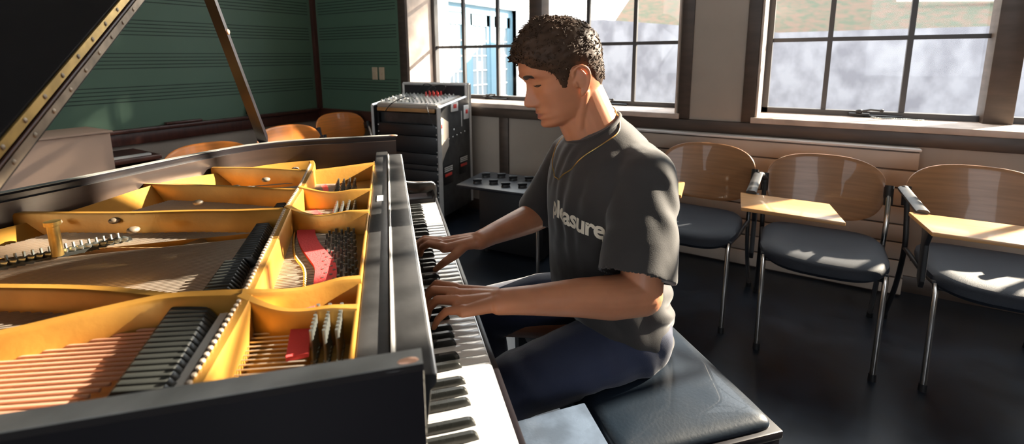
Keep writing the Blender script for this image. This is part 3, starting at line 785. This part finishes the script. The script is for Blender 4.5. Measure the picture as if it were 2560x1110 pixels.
P = crspline([V((-.212, 1.08, .897)), V((-.206, 1.03, .897)), V((-.190, .95, .897)), V((-.163, .88, .897)), V((-.150, .80, .897))], 9)
for p in P: ag.ell(p, (.0035, .0035, .006), None, 1)
ag.build('agraffes', brass, pn, kind='stuff')
strip([(-.216, 1.08), (-.210, 1.03), (-.194, .95), (-.167, .88), (-.154, .80)], .006, .893, 'agraffe_rail', brass)
# strings
s0 = None; cnt = 0; extra = MB()
def edge_x(y): # far end of a string along -x
    best = -1.2
    for (x0, y0), (x1, y1) in zip(o3, o3[1:]):
        if (y0 - y) * (y1 - y) <= 0 and x0 < -.25 and x1 < -.25 and y > .8:
            t = (y - y0) / (y1 - y0 + 1e-9); best = x0 + (x1 - x0) * t
    return best
ys = []
y = .765
while y < 1.56:
    if all(abs(y - c) > .018 for c in (1.10, 1.27, 1.53)): ys.append(y)
    y += .0062
for i, y in enumerate(ys):
    sgn = interp([(.765, -.11), (.80, -.11), (1.09, -.17), (1.5, -.19)], y)
    a = V((sgn + .03, y, .894)); x1 = max(edge_x(y), -1.15 + (y - .765) * .6) + .015
    b_ = V((x1, y - .012 * (abs(x1)), .893))
    b = MB() if i < 84 else extra
    c_ = V((-.215, y, .897))
    b.tube([a, c_, b_], .0011 if y > 1 else .0013, 5)
    if i < 84: b.build('string', steel, pn)
extra.build('strings', steel, pn, kind='stuff')
# bass strings, overstrung and copper wound
for i in range(24):
    y = .478 + i * .0098
    d = V((-1, .155, 0)); st = V((-.115, y, .905))
    m = MB(); m.tube([st, st + d * (.20)], .0011, 6); m.build('bass_string', steel, pn)
    lead = .13 + .006 * (23 - i)
    m = MB(); m.tube([st + d * lead, st + d * (1.13 - .012 * i)], .0029 - i * .00004, 8); m.build('bass_string_winding', copper, pn)
# thin wires ahead of the pins in the treble web
m = MB()
for (x, y, z) in pins[24:99]:
    m.tube([(x, y, .892), (x - .10, y + random.uniform(-.004, .004), .896)], .0007, 4)
m.build('string_ends', steel, pn, kind='stuff')
# hitch pins along the bent side
m = MB()
for i in range(44):
    t = i / 43; x = lerp(-.57, -1.02, t); y = lerp(1.145, .86, t) + .02 * math.sin(t * 3)
    m.tube([(x, y, .885), (x - .003, y + .003, .912)], .0026, 6)
    m.ell((x + .014, y - .012, .903), (.010, .004, .007), None, 1)
m.build('hitch_pins', pinsteel, pn, kind='stuff')
strip([(-.55, 1.15), (-.70, 1.055), (-.85, .95), (-1.02, .86)], .022, .897, 'string_rest_felt', dampm)
# dampers
def damper(x, y, ln, h_, wd, tlt):
    R_ = Matrix.Rotation(tlt, 3, 'Z')
    b = MB(); b.prism([(-ln / 2, .903), (ln / 2, .903), (ln / 2, .912), (ln * .30, .903 + h_), (-ln * .30, .903 + h_), (-ln / 2, .912)], -wd / 2, wd / 2, 'y', .0012)
    bmesh.ops.transform(b.bm, matrix=Matrix.Translation((x, y, 0)) @ R_.to_4x4(), verts=b.bm.verts)
    o = b.build('damper', dampm, pn)
    f = MB(); f.box((x, y, .899), (ln * .9, wd * .8, .006), R_); f.build('damper_felt', feltw, o)
for i in range(16):
    y = .520 + i * .0118; damper(-.272 - .0008 * i, y + .02, .085, .030, .0085, math.radians(171))
for i in range(26):
    y = .785 + i * .0122; damper(-.262 - .0006 * i - (.012 if i < 10 else 0), y, .055 - i * .0006, .022, .0058, 0)
for i in range(11):
    y = 1.135 + i * .0118; damper(-.272, y, .032, .018, .0055, 0)
m = MB(); m.bb(-.243, -.233, .50, .70, .915, .925).build('damper_rail', alu, pn)
m = MB(); m.bb(-.233, -.218, .47, .70, .90, .92).build('damper_guide', mahog, pn)
# legs, lyre
def leg(x, y):
    m = MB(); m.loft([[(x + a * r_, y + b_ * r_, z) for a, b_ in ((-1, -1), (1, -1), (1, 1), (-1, 1))] for z, r_ in ((.06, .032), (.10, .036), (.50, .055), (.62, .062))])
    o = m.build('leg', ebony, pn); MB().tube([(x - .015, y, .028), (x + .015, y, .028)], .028, 16).build('caster', brass, o)
    MB().tube([(x, y, .03), (x, y, .07)], .012, 10).build('caster_stem', brass, o)
leg(-.06, .53); leg(-.06, 1.77); leg(-1.15, .66)
m = MB(); m.bb(-.16, -.13, 1.05, 1.075, .12, .62, .003).bb(-.16, -.13, 1.19, 1.215, .12, .62, .003).bb(-.19, -.10, 1.0, 1.26, .07, .12, .004)
ly = m.build('pedal_lyre', ebony, pn)
for y in (1.07, 1.13, 1.19): MB().loft([[(x, y - w_, .085), (x, y + w_, .085), (x, y + w_, .095), (x, y - w_, .095)] for x, w_ in ((-.12, .01), (-.02, .012), (.02, .02), (.035, .012))]).build('pedal', brass, ly)
m = MB(); m.prism([(x, y) for x, y in inset(outer, .02)], .60, .64); m.build('bottom_board', ebony, pn)
# lid : open plane through the spine hinge
TH = math.radians(31.5); HY, HZ = .440, .990
def LP(x, v, off): return V((x, HY + v * math.cos(TH) - off * math.sin(TH), HZ + v * math.sin(TH) + off * math.cos(TH)))
def lidpanel(poly, o0, o1, name, mt):
    m = MB(); m.loft([[LP(x, v, o0) for x, v in poly], [LP(x, v, o1) for x, v in poly]]); return m.build(name, mt, pn, smooth=False)
lid_poly = [(-.440, 0.0)] + [(-.440, 1.42)] + [(x, y - HY + .03) for x, y in outer[::-1] if x < -.50 and y > .46] + [(-1.30, 0.0)]
lid = lidpanel(lid_poly, 0, .021, 'lid', lidm)
flap = lidpanel([(-.4405, .0), (-.4405, 1.44), (-.90, 1.44), (-.90, .0)], .0255, .046, 'lid_flap', lidm)
def hinge(o0, o1, x, mt, nm):
    m = MB(); m.loft([[LP(x, .02, o0), LP(x, .02, o1), LP(x + .003, .02, o1), LP(x + .003, .02, o0)], [LP(x, 1.40, o0), LP(x, 1.40, o1), LP(x + .003, 1.40, o1), LP(x + .003, 1.40, o0)]])
    o = m.build(nm, mt, pn, smooth=False); s_ = MB()
    for i in range(28): s_.ell(LP(x + .003, .05 + i * .05, (o0 + o1) / 2), (.002, .004, .004), None, 1)
    s_.build('hinge_screws', brassdk, o, kind='stuff')
hinge(.005, .0185, -.4402, brassdk, 'lid_hinge_leaf'); hinge(.029, .0425, -.4402, brass, 'flap_hinge_leaf')
m = MB(); m.tube([LP(-.438, .02, .0233), LP(-.438, 1.40, .0233)], .0024, 8); m.build('hinge_pin', mahog, pn)
# lid prop
A = V((-.437, 1.852, .975)); B_ = V((-.457, 1.400, 1.565)); d = (B_ - A).normalized(); sd_ = V((1, 0, 0)); up_ = d.cross(sd_).normalized()
m = MB(); rings = []
for t, r_ in ((0, .010), (.04, .015), (.10, .0145), (.5, .013), (.97, .012), (1, .008)):
    p = A.lerp(B_, t); rings.append([p + sd_ * r_ * a + up_ * r_ * .8 * b for a, b in ((-1, -1), (1, -1), (1, 1), (-1, 1))])
m.loft(rings); pr = m.build('lid_prop', ebony, pn, smooth=False)
q = A.lerp(B_, .64); MB().ell(q + sd_ * .0135 - up_ * 0, (.005, .008, .008)).build('prop_knob', copper, pr)
MB().tube([A + V((.0, -.0, -.0)), A + V((.03, -.0, -.0))], .006, 10).ell(A + V((.035, -.005, .0)), (.010, .006, .006)).build('prop_pivot', alu, pr)

# ================================================================== PERSON
HC = V((.404, 1.080, 1.228)); PIT = math.radians(22)
HM = Matrix(((-math.cos(PIT), 0, -math.sin(PIT)), (0, -1, 0), (-math.sin(PIT), 0, math.cos(PIT))))
def hw(x, y, z): return HC + HM @ V((x, y, z))
fx = [(-.106, .058), (-.101, .074), (-.094, .085), (-.087, .0875), (-.078, .083), (-.069, .086), (-.050, .086), (-.035, .083), (-.020, .080), (.000, .078), (.018, .080), (.030, .088), (.040, .091), (.055, .090), (.075, .083), (.095, .062), (.110, .038), (.120, .015), (.125, .001)]
bx_ = [(-.106, .020), (-.095, -.020), (-.075, -.060), (-.055, -.082), (-.03, -.094), (.0, -.101), (.03, -.104), (.06, -.098), (.085, -.080), (.105, -.052), (.118, -.022), (.125, -.002)]
wx = [(-.106, .022), (-.100, .034), (-.090, .044), (-.07, .054), (-.05, .060), (-.03, .0655), (-.01, .070), (.02, .0735), (.05, .0745), (.075, .069), (.095, .055), (.110, .038), (.120, .018), (.125, .002)]
def g(x, s): return math.exp(-(x / s) ** 2)
def head_pt(a, z, grow=0.0):
    F_, B_, W_ = interp(fx, z), interp(bx_, z), interp(wx, z)
    xc = (F_ + B_) / 2 if z > .11 else lerp(-.005, (F_ + B_) / 2, max(0, (z - .09) / .02) if z > .09 else 0)
    c, s_ = math.cos(a), math.sin(a)
    p = 2.25
    if c > 0: x = xc + (F_ - xc) * abs(c) ** (2 / p)
    else: x = xc - (xc - B_) * abs(c) ** (2 / p)
    y = W_ * math.copysign(abs(s_) ** (2 / p), s_)
    if c > 0:
        ay = abs(y); f = c
        # nose
        nz = interp([(-.047, 0), (-.040, .010), (-.034, .024), (-.026, .031), (-.018, .029), (-.005, .021), (.010, .012), (.022, .006), (.034, .001), (.05, 0)], z)
        nw = interp([(-.045, .012), (-.034, .0145), (-.026, .0125), (-.012, .0085), (.01, .007), (.03, .010)], z)
        x += nz * g(y, nw)
        x += .007 * g(ay - .0145, .006) * g(z + .033, .007)      # alae
        x -= .009 * g(ay - .031, .016) * g(z - .018, .012)       # eye sockets
        x += .0065 * g(ay - .031, .0125) * g(z - .016, .0085)    # closed lids
        x -= .0035 * g(ay - .031, .012) * g(z - .028, .004)
        x += .0045 * g(ay - .028, .020) * g(z - .037, .007)      # brow ridge
        x += .004 * g(ay - .046, .016) * g(z + .012, .014)       # cheekbone
        x -= .004 * g(ay - .042, .014) * g(z + .050, .016)
        x += .0052 * g(y, .020) * g(z + .0555, .0046)            # upper lip
        x += .0058 * g(y, .018) * g(z + .0690, .0050)            # lower lip
        x -= .0045 * g(y, .024) * g(z + .0622, .0018)            # mouth line
        x -= .003 * g(y, .004) * g(z + .043, .005)
        x += .003 * g(y, .018) * g(z + .090, .010)
    return V((x, y, z))
def head_grid(m, na=140, nz=170):
    rings = []
    for j in range(nz + 1):
        t = j / nz; z = lerp(-.106, .1249, t)
        rings.append([hw(*head_pt(2 * PI * i / na, z)) for i in range(na)])
    m.loft(rings)
def voxel(mb, vs, smooth=2, fac=.5):
    bmesh.ops.recalc_face_normals(mb.bm, faces=mb.bm.faces)
    me = bpy.data.meshes.new('v'); mb.bm.to_mesh(me); mb.bm.free()
    o = bpy.data.objects.new('v', me); COL.objects.link(o)
    r = o.modifiers.new('r', 'REMESH'); r.mode = 'VOXEL'; r.voxel_size = vs; r.adaptivity = 0
    if smooth: s_ = o.modifiers.new('s', 'SMOOTH'); s_.iterations = smooth; s_.factor = fac
    bpy.context.view_layer.update()
    dg = bpy.context.evaluated_depsgraph_get(); ev = o.evaluated_get(dg)
    n = bpy.data.meshes.new_from_object(ev); bpy.data.objects.remove(o); bpy.data.meshes.remove(me)
    out = MB(); out.bm.from_mesh(n); bpy.data.meshes.remove(n); return out
body = MB()
head_grid(body)
# jaw / neck
body.cap(hw(-.030, 0, -.055), (.505, 1.08, 1.075), .056, .062)
body.cap(hw(.010, 0, -.075), (.478, 1.08, 1.06), .040, .050)
body.cap((.50, 1.08, 1.09), (.53, 1.08, 1.02), .055, .06)
for s in (-1, 1): body.cap((.515, 1.08 + s * .03, 1.082), (.545, 1.08 + s * .12, 1.015), .040, .040)
for s in (-1, 1): # sternomastoid
    body.cap(hw(-.02, s * .052, -.045), (.440, 1.08 - s * .018, 1.055), .014, .013)
# ears
for s in (-1, 1):
    e = [(-.003, .070, .003), (-.008, .078, .016), (-.022, .084, .020), (-.034, .086, .009), (-.035, .084, -.009), (-.026, .079, -.028), (-.013, .074, -.043), (-.006, .070, -.045)]
    pts = crspline([hw(x, s * y, z) for x, y, z in e], 4)
    for a, b in zip(pts, pts[1:]): body.cap(a, b, .0042, .0042, 1)
    Rr = HM @ Matrix.Rotation(s * -.35, 3, 'Z')
    body.ell(hw(-.019, s * .0745, -.014), (.014, .0045, .028), Rr, 3)
    body.ell(hw(-.003, s * .071, -.018), (.004, .006, .008), Rr, 2)
    body.ell(hw(-.010, s * .0735, -.039), (.007, .004, .008), Rr, 2)
# trunk under the shirt
body.cap((.53, 1.08, .97), (.51, 1.08, .80), .095, .085); body.cap((.51, 1.02, .92), (.51, 1.14, .92), .10, .10)
body.cap((.51, 1.08, .80), (.56, 1.08, .62), .10, .11)
# arms
def armchain(P):
    for (a, ra), (b, rb) in zip(P, P[1:]): body.cap(a, b, ra, rb, 3)
SL, EL, WL = V((.545, .905, 1.0)), V((.500, .845, .775)), V((.190, .853, .798))
armchain([(V((.545, 1.0, .98)), .05), (SL - V((.012, 0, .03)), .042), (SL.lerp(EL, .5) , .047), (EL, .045)])
armchain([(EL, .046), (EL.lerp(WL, .22) + V((0, 0, -.004)), .046), (EL.lerp(WL, .45), .039), (EL.lerp(WL, .75), .030), (WL + V((.012, 0, 0)), .0255)])
body.cap(EL.lerp(WL, .8) + V((0, .007, .002)), WL + V((0, .010, 0)), .024, .020); body.cap(EL.lerp(WL, .8) + V((0, -.007, 0)), WL + V((0, -.010, 0)), .024, .020)
SR, ER, WR = V((.510, 1.265, .995)), V((.455, 1.355, .795)), V((.205, 1.172, .800))
armchain([(V((.53, 1.17, .98)), .05), (SR - V((.01, 0, .03)), .042), (SR.lerp(ER, .5), .046), (ER, .043)])
armchain([(ER, .044), (ER.lerp(WR, .25), .044), (ER.lerp(WR, .5), .037), (ER.lerp(WR, .8), .028), (WR + V((.01, 0, 0)), .024)])
body.cap(ER.lerp(WR, .82) + V((0, .006, .002)), WR + V((0, .009, 0)), .023, .019); body.cap(ER.lerp(WR, .82) + V((0, -.006, 0)), WR + V((0, -.009, 0)), .023, .019)
# hands : wrist, knuckles, pip, dip, tip
def hand(W, fingers, thumb):
    ks = [V(f[0]) for f in fingers]
    for i, f in enumerate(fingers):
        K, Pp, D, T = [V(p) for p in f]; r = (.0100, .0102, .0096, .0086)[i]
        body.cap(W + V((0, (ks[i].y - W.y) * .45, 0)), K - V((0, 0, .006)), .0165, .0115)
        body.cap(K - V((0, 0, .002)), Pp, r + .0006, r - .0008); body.cap(Pp, D, r - .0006, r - .0016); body.cap(D, T, r - .0016, r - .0028)
        body.ell(K + V((0, 0, .001)), (.0095, .0085, .008))
    for i in range(3):
        body.cap(ks[i].lerp(W, .15) - V((0, 0, .006)), ks[i + 1].lerp(W, .15) - V((0, 0, .006)), .0095, .0095)
        body.cap(ks[i].lerp(W, .5) - V((0, 0, .006)), ks[i + 1].lerp(W, .5) - V((0, 0, .006)), .013, .013)
    th = [V(p) for p in thumb]
    body.cap(th[0], th[1], .0145, .0120); body.cap(th[1], th[2], .0115, .0098); body.cap(th[2], th[3], .0098, .0072)
hand(WL, [((.116, .918, .808), (.080, .950, .804), (.064, .962, .783), (.060, .968, .760)),
          ((.110, .893, .812), (.070, .920, .806), (.055, .931, .785), (.053, .937, .760)),
          ((.110, .868, .808), (.074, .890, .800), (.058, .899, .780), (.054, .903, .758)),
          ((.118, .843, .800), (.088, .856, .792), (.072, .862, .774), (.064, .865, .757))],
     ((.165, .885, .792), (.140, .935, .782), (.118, .962, .770), (.096, .975, .752)))
hand(WR, [((.118, 1.150, .804), (.084, 1.186, .800), (.066, 1.208, .782), (.062, 1.216, .760)),
          ((.110, 1.172, .806), (.076, 1.212, .800), (.060, 1.234, .782), (.056, 1.242, .760)),
          ((.110, 1.196, .802), (.076, 1.236, .796), (.060, 1.258, .778), (.056, 1.266, .758)),
          ((.116, 1.218, .796), (.086, 1.254, .788), (.070, 1.274, .772), (.064, 1.284, .757))],
     ((.168, 1.155, .796), (.143, 1.130, .786), (.116, 1.122, .774), (.093, 1.131, .753)))
# legs under the trousers, ankles
for hp, kn, ft in (((.56, 1.00, .545), (.205, .945, .530), (.215, .945, .09)), ((.56, 1.16, .545), (.225, 1.24, .545), (.235, 1.23, .09))):
    body.cap(hp, kn, .075, .052); body.cap(kn, ft, .045, .035); body.cap(ft, V(ft) + V((-.06, 0, -.045)), .03, .025)
body.cap((.56, 1.02, .585), (.56, 1.14, .585), .085, .085)
bmb = voxel(body, .0024, 2, .5)
ORG = V((.57, 1.08, .515))
# lips tone etc. come from own parts below
person = bmb.build('person', skin, None, PF, ORG, ang=180)
person['_o'] = tuple(ORG)
tag(person, 'person with short dark hair in black t-shirt and navy trousers, seated, playing the piano', 'person')
bvh = BVHTree.FromPolygons([v.co + ORG for v in person.data.vertices], [p.vertices for p in person.data.polygons])
def patch(outline_rows, off, name, m_, parent=person, tree=None):
    # rows of head-local points, snapped to the face along the forward axis
    b = MB(); R_ = []
    for row in outline_rows:
        r = []
        for (x, y, z) in row:
            o_ = hw(x, y, z); dr = HM @ V((-1, 0, 0)).normalized() if abs(y) < .045 else HM @ V((-.8, -math.copysign(.6, y), 0))
            hit = bvh.ray_cast(o_ - dr * .05, dr)
            q = hit[0] - dr * off if hit[0] else o_
            r.append(b.bm.verts.new(q))
        R_.append(r)
    for a, c in zip(R_, R_[1:]):
        for i in range(len(a) - 1): b.bm.faces.new((a[i], a[i + 1], c[i + 1], c[i]))
    return b.build(name, m_, parent, ang=180)
for s in (-1, 1):
    top, bot = [], []
    for i in range(15):
        t = i / 14; y = s * lerp(.012, .056, t); z = .0310 + .0075 * math.sin(PI * min(1, t * .8)) - .008 * t * t
        th = .0064 * (1 - .7 * t ** 2) * min(1, .5 + t * 3)
        top.append((.10, y, z + th)); bot.append((.10, y, z - th * .7))
    mid = [((a[0]), a[1], (a[2] + b[2]) / 2) for a, b in zip(top, bot)]
    patch([top, mid, bot], .0016, 'eyebrow', browm)
    top, bot = [], []
    for i in range(11):
        t = i / 10; y = s * lerp(.018, .045, t); z = .0105 - .0035 * math.sin(PI * t)
        top.append((.10, y, z + .0012)); bot.append((.10, y, z - .0012))
    patch([top, bot], .0012, 'eyelashes', browm)
lipm = mat('lip_skin', (.42, .15, .11), .38)
rows = []
for z0, z1, hwid in ((-.0505, -.0615, .022), (-.0628, -.0750, .020)):
    rows = []
    for k in range(4):
        z = lerp(z0, z1, k / 3); w_ = hwid * (1 - .35 * abs(z + .0622) / .0125)
        rows.append([(.11, lerp(-w_, w_, i / 14), lerp(z, -.0622, abs(i / 7 - 1) ** 2 * .8)) for i in range(15)])
    patch(rows, .0005, 'lips', lipm)

# ---------------- hair
def hair_len(a, z):
    # a from 0 (front) to pi (back), returns thickness or negative when no hair
    ad = abs(math.degrees(math.atan2(math.sin(a), math.cos(a))))
    low = interp([(0, .074), (20, .070), (38, .056), (52, .046), (62, .034), (69, -.010), (76, -.014), (84, .010), (90, .026), (104, .024), (112, -.006), (124, -.030), (150, -.052), (180, -.056)], ad)
    t = (z - low) / .03
    top = interp([(.0, .004), (.03, .008), (.06, .013), (.09, .020), (.12, .024)], z)
    if ad < 60: top += .006 * (1 - ad / 60)
    if t < -.15: return -.006
    return lerp(-.001, top, max(0, min(1, (t + .15) / .8)) ** .7)
hb = MB(); rings = []
NA, NZ = 150, 110
for j in range(NZ + 1):
    z = lerp(-.07, .1246, j / NZ); ring = []
    for i in range(NA):
        a = 2 * PI * i / NA; p = head_pt(a, z)
        n = V((p.x + .005, p.y * 1.15, (z - .01) * .75)).normalized(); L_ = hair_len(a, z)
        q = p + n * L_
        if L_ > .004:
            cl = noise.noise(p * 95) * .5 + noise.noise(p * 210 + V((7, 1, 3))) * .35 + noise.noise(p * 40) * .4
            q += n * cl * min(.0055, L_ * .40)
        ring.append(hw(*q))
    rings.append(ring)
hb.loft(rings)
rnd = random.Random(3)
def curl(p, n, ln, r):
    t1 = n.cross(V((0, 0, 1))); t1 = t1.normalized() if t1.length > .1 else V((1, 0, 0)); t2 = n.cross(t1)
    ph = rnd.uniform(0, 6.28); cr_ = rnd.uniform(.002, .0042); pts = []
    fl = V((rnd.uniform(-.3, .8), rnd.uniform(-.4, .4), 0)) * ln * .6
    for k in range(6):
        t = k / 5; aa = ph + t * 4.2
        pts.append(p + n * ln * t * (1 - .35 * t) + (t1 * math.cos(aa) + t2 * math.sin(aa)) * cr_ * (.3 + t) + fl * t * t)
    hb.tube([hw(*q) for q in pts], [r, r, r * .95, r * .8, r * .6, r * .25], 5)
for k in range(2300):
    z = rnd.uniform(-.05, .124); a = rnd.uniform(-PI, PI)
    if z > .09 and rnd.random() < .2: continue
    L_ = hair_len(a, z)
    if L_ < .003: continue
    p = head_pt(a, z); n = V((p.x + .005, p.y * 1.15, (z - .01) * .75)).normalized()
    curl(p + n * L_ * .75, n, .004 + L_ * .42, .0011 + .0007 * (L_ / .02))
# quiff over the forehead
for k in range(300):
    y = rnd.gauss(.004, .026)
    if abs(y) > .052: continue
    z = rnd.uniform(.072, .105); a = math.asin(max(-1, min(1, y / .075))); p = head_pt(a, z)
    n = V((.9, y * 5, .45 + (z - .07) * 9)).normalized()
    curl(p + n * .012, n, rnd.uniform(.010, .020) * (1 - abs(y) / .08), .0022)
hair = hb.build('hair', hairm, person, ang=180)

# ---------------- t-shirt
def ringpts(F_, B_, hwid, yc=1.08, n=64, p=2.15, tw=0):
    F_, B_ = V((F_[0], 0, F_[1])), V((B_[0], 0, B_[1])); c = (F_ + B_) / 2; h_ = (B_ - F_) / 2; out = []
    for i in range(n):
        a = 2 * PI * i / n; cx, sy = math.cos(a), math.sin(a)
        q = c + h_ * math.copysign(abs(cx) ** (2 / p), cx); out.append(V((q.x, yc + hwid * math.copysign(abs(sy) ** (2 / p), sy), q.z)))
    return out
sh = MB()
T_ = [((.420, .630), (.690, .522), .182), ((.403, .660), (.694, .565), .184), ((.395, .72), (.690, .640), .180), ((.390, .78), (.676, .72), .172), ((.387, .84), (.664, .80), .172), ((.386, .90), (.656, .90), .178), ((.389, .955), (.648, .97), .184), ((.398, 1.00), (.632, 1.035), .178), ((.406, 1.035), (.606, 1.080), .142), ((.415, 1.055), (.580, 1.108), .105), ((.424, 1.066), (.556, 1.126), .080), ((.428, 1.072), (.545, 1.136), .070)]
sh.loft([ringpts(*t) for t in T_])
HLn, HRn = V((.487, .838, .815)), V((.440, 1.347, .800))
def sleeve(S, Hm, r0, r1, s):
    sh.cap(S + V((.0, s * .06, -.005)), S, .085, r0, 3)
    d = (Hm - S).normalized(); K = 24
    u = V((1, 0, 0)); u = (u - d * u.dot(d)).normalized(); v = d.cross(u); rings = []
    for t, r_ in ((-.12, r0 * .85), (0, r0), (.35, r0 * 1.0), (.7, r1 * 1.02), (1.0, r1 * 1.05)):
        c = S.lerp(Hm, t); rings.append([c + (u * math.cos(2 * PI * i / 48) * 1.08 + v * math.sin(2 * PI * i / 48) * .92) * r_ for i in range(48)])
    sh.loft(rings)
sleeve(V((.548, .928, 1.004)), HLn, .068, .072, 1)
sleeve(V((.515, 1.245, .998)), HRn, .070, .068, -1)
smb = voxel(sh, .0042, 5, .6)
# folds
fold = [(V((.66, 1.0, .60)), V((.35, .3, 1)), 95, .007, .11), (V((.50, .93, .66)), V((.9, 0, .55)), 80, .004, .10), (V((.62, .98, .70)), V((.2, 0, 1)), 110, .004, .09),
        (V((.36, 1.03, 1.0)), V((0, 1, .1)), 150, .0035, .09), (V((.37, 1.0, .90)), V((.1, 1, 0)), 120, .003, .10), (V((.58, .86, .96)), V((.8, .3, .35)), 100, .0035, .07), (V((.43, .92, .95)), V((.7, .4, .5)), 90, .004, .07)]
smb.bm.normal_update()
for v in smb.bm.verts:
    dd = 0
    for c, ax, fr_, am, rad_ in fold:
        r_ = (v.co - c).length
        if r_ < rad_ * 2.2:
            ph = (v.co - c).dot(ax.normalized()) * fr_ + noise.noise(v.co * 14) * 2.4
            dd += am * math.sin(ph) * math.exp(-(r_ / rad_) ** 2)
    dd += noise.noise(V((v.co.x * 16, v.co.y * 16, v.co.z * 7))) * .0035 + noise.noise(v.co * 30) * .0012
    v.co += v.normal * dd
def cut_open(mb, c, nrm, rad_):
    dele = [f for f in mb.bm.faces if (f.calc_center_median() - c).length < rad_ and (f.calc_center_median() - c).dot(nrm) > -.004]
    bmesh.ops.delete(mb.bm, geom=dele, context='FACES')
cut_open(smb, HLn, (HLn - V((.560, .928, 1.008))).normalized(), .10)
cut_open(smb, HRn, (HRn - V((.515, 1.245, .998))).normalized(), .10)
shirt = smb.build('t_shirt', teem, person, ang=180)
so_ = shirt.modifiers.new('solid', 'SOLIDIFY'); so_.thickness = .0022; so_.offset = 1
sbv = BVHTree.FromPolygons([v.co + ORG for v in shirt.data.vertices], [p.vertices for p in shirt.data.polygons])
# collar rib and sleeve hem
cb_ = MB(); rp = ringpts((.422, 1.066), (.549, 1.133), .074); rp = [q + V((0, 0, .004)) for q in rp]; cb_.tube(rp + [rp[0], rp[1]], .0045, 8, caps=False); cb_.build('collar', teem, person, ang=180)
# print on the chest, wrapped on the cloth
fc = bpy.data.curves.new('t', 'FONT'); fc.body = 'pleasure'; fc.size = .060; fc.offset = .0016; fc.space_character = .92; fc.resolution_u = 4
fo = bpy.data.objects.new('t', fc); COL.objects.link(fo); bpy.context.view_layer.update()
tm_ = bpy.data.meshes.new_from_object(fo.evaluated_get(bpy.context.evaluated_depsgraph_get())); bpy.data.objects.remove(fo)
tb = MB(); tb.bm.from_mesh(tm_)
for _ in range(4):
    es = [e for e in tb.bm.edges if e.calc_length() > .004]
    if not es: break
    bmesh.ops.subdivide_edges(tb.bm, edges=es, cuts=1)
    bmesh.ops.triangulate(tb.bm, faces=tb.bm.faces)
mxx = max(v.co.x for v in tb.bm.verts)
PC = V((.520, 1.06, 0)); A_END = math.radians(64)
for v in tb.bm.verts:
    s_arc = mxx - v.co.x; ang = A_END - s_arc / .150    # angle from -x toward -y
    dr = V((-math.cos(ang), -math.sin(ang), 0)); zb = .880 + v.co.y * 1.0 + .012 * (s_arc / .1) - .008
    o_ = V((PC.x, PC.y, zb)) + dr * .4; hit = sbv.ray_cast(o_, -dr)
    if hit[0]: v.co = hit[0] + dr * .0032
    else: v.co = o_ - dr * .24
tb.build('chest_print', printm, person, ang=180)
# necklace
nk = []
loop = [(.540, 1.08, 1.150), (.535, 1.02, 1.135), (.505, .985, 1.110), (.465, .985, 1.075), (.425, 1.005, 1.035), (.390, 1.040, 1.000), (.375, 1.075, .985), (.390, 1.11, 1.0), (.425, 1.15, 1.035), (.465, 1.17, 1.075), (.505, 1.17, 1.11), (.535, 1.13, 1.135), (.540, 1.08, 1.150)]
for p in crspline(loop, 8):
    h1 = sbv.find_nearest(p); h2 = bvh.find_nearest(p); c = V((.50, 1.08, 1.05)); best = p
    cand = h1[0] if (h1[0] - p).length < (h2[0] - p).length else h2[0]
    dr = (cand - c).normalized(); nk.append(cand + dr * .004)
MB().tube(nk, .0014, 6).build('necklace', brass, person)

# ---------------- trousers
tr = MB()
tr.cap((.575, 1.00, .578), (.575, 1.16, .578), .098, .098); tr.cap((.588, .99, .572), (.588, 1.17, .572), .080, .080)
tr.cap((.570, .985, .578), (.40, .965, .555), .094, .083); tr.cap((.40, .965, .555), (.215, .948, .528), .083, .068)
tr.cap((.570, 1.175, .578), (.40, 1.215, .575), .094, .083); tr.cap((.40, 1.215, .575), (.232, 1.245, .552), .083, .068)
tr.cap((.215, .948, .522), (.235, .945, .12), .068, .058); tr.cap((.232, 1.245, .545), (.25, 1.235, .12), .068, .058)
tmb = voxel(tr, .005, 5, .6); tmb.bm.normal_update()
for v in tmb.bm.verts:
    dd = noise.noise(V((v.co.x * 10, v.co.y * 22, v.co.z * 22))) * .004
    c = V((.53, .92, .56)); r_ = (v.co - c).length; dd += .003 * math.sin((v.co - c).dot(V((.9, 0, .5))) * 85 + noise.noise(v.co * 12) * 2) * math.exp(-(r_ / .13) ** 2)
    c = V((.24, .93, .57)); r_ = (v.co - c).length; dd += .003 * math.sin((v.co - c).dot(V((.7, 0, .7))) * 110) * math.exp(-(r_ / .08) ** 2)
    v.co += v.normal * dd
    if v.co.z < .5175 and v.co.x > .40: v.co.z = lerp(v.co.z, .5175, .97)
tmb.build('trousers', navy, person, ang=180)
# shoes
for x, y in ((.20, .945), (.215, 1.235)):
    m = MB(); m.ell((x - .075, y, .048), (.085, .042, .040), None, 3); m.ell((x + .03, y, .055), (.06, .038, .052), None, 3); m.ell((x - .02, y, .075), (.07, .036, .04), None, 3)
    mb_ = voxel(m, .004, 4)
    for v in mb_.bm.verts: v.co.z = max(.0, v.co.z - .003)
    so2 = mb_.build('shoe', blackpl, person, ang=180)

# ------------------------------------------------------------------ tidy helper keys
for o in bpy.data.objects:
    if '_o' in o: del o['_o']
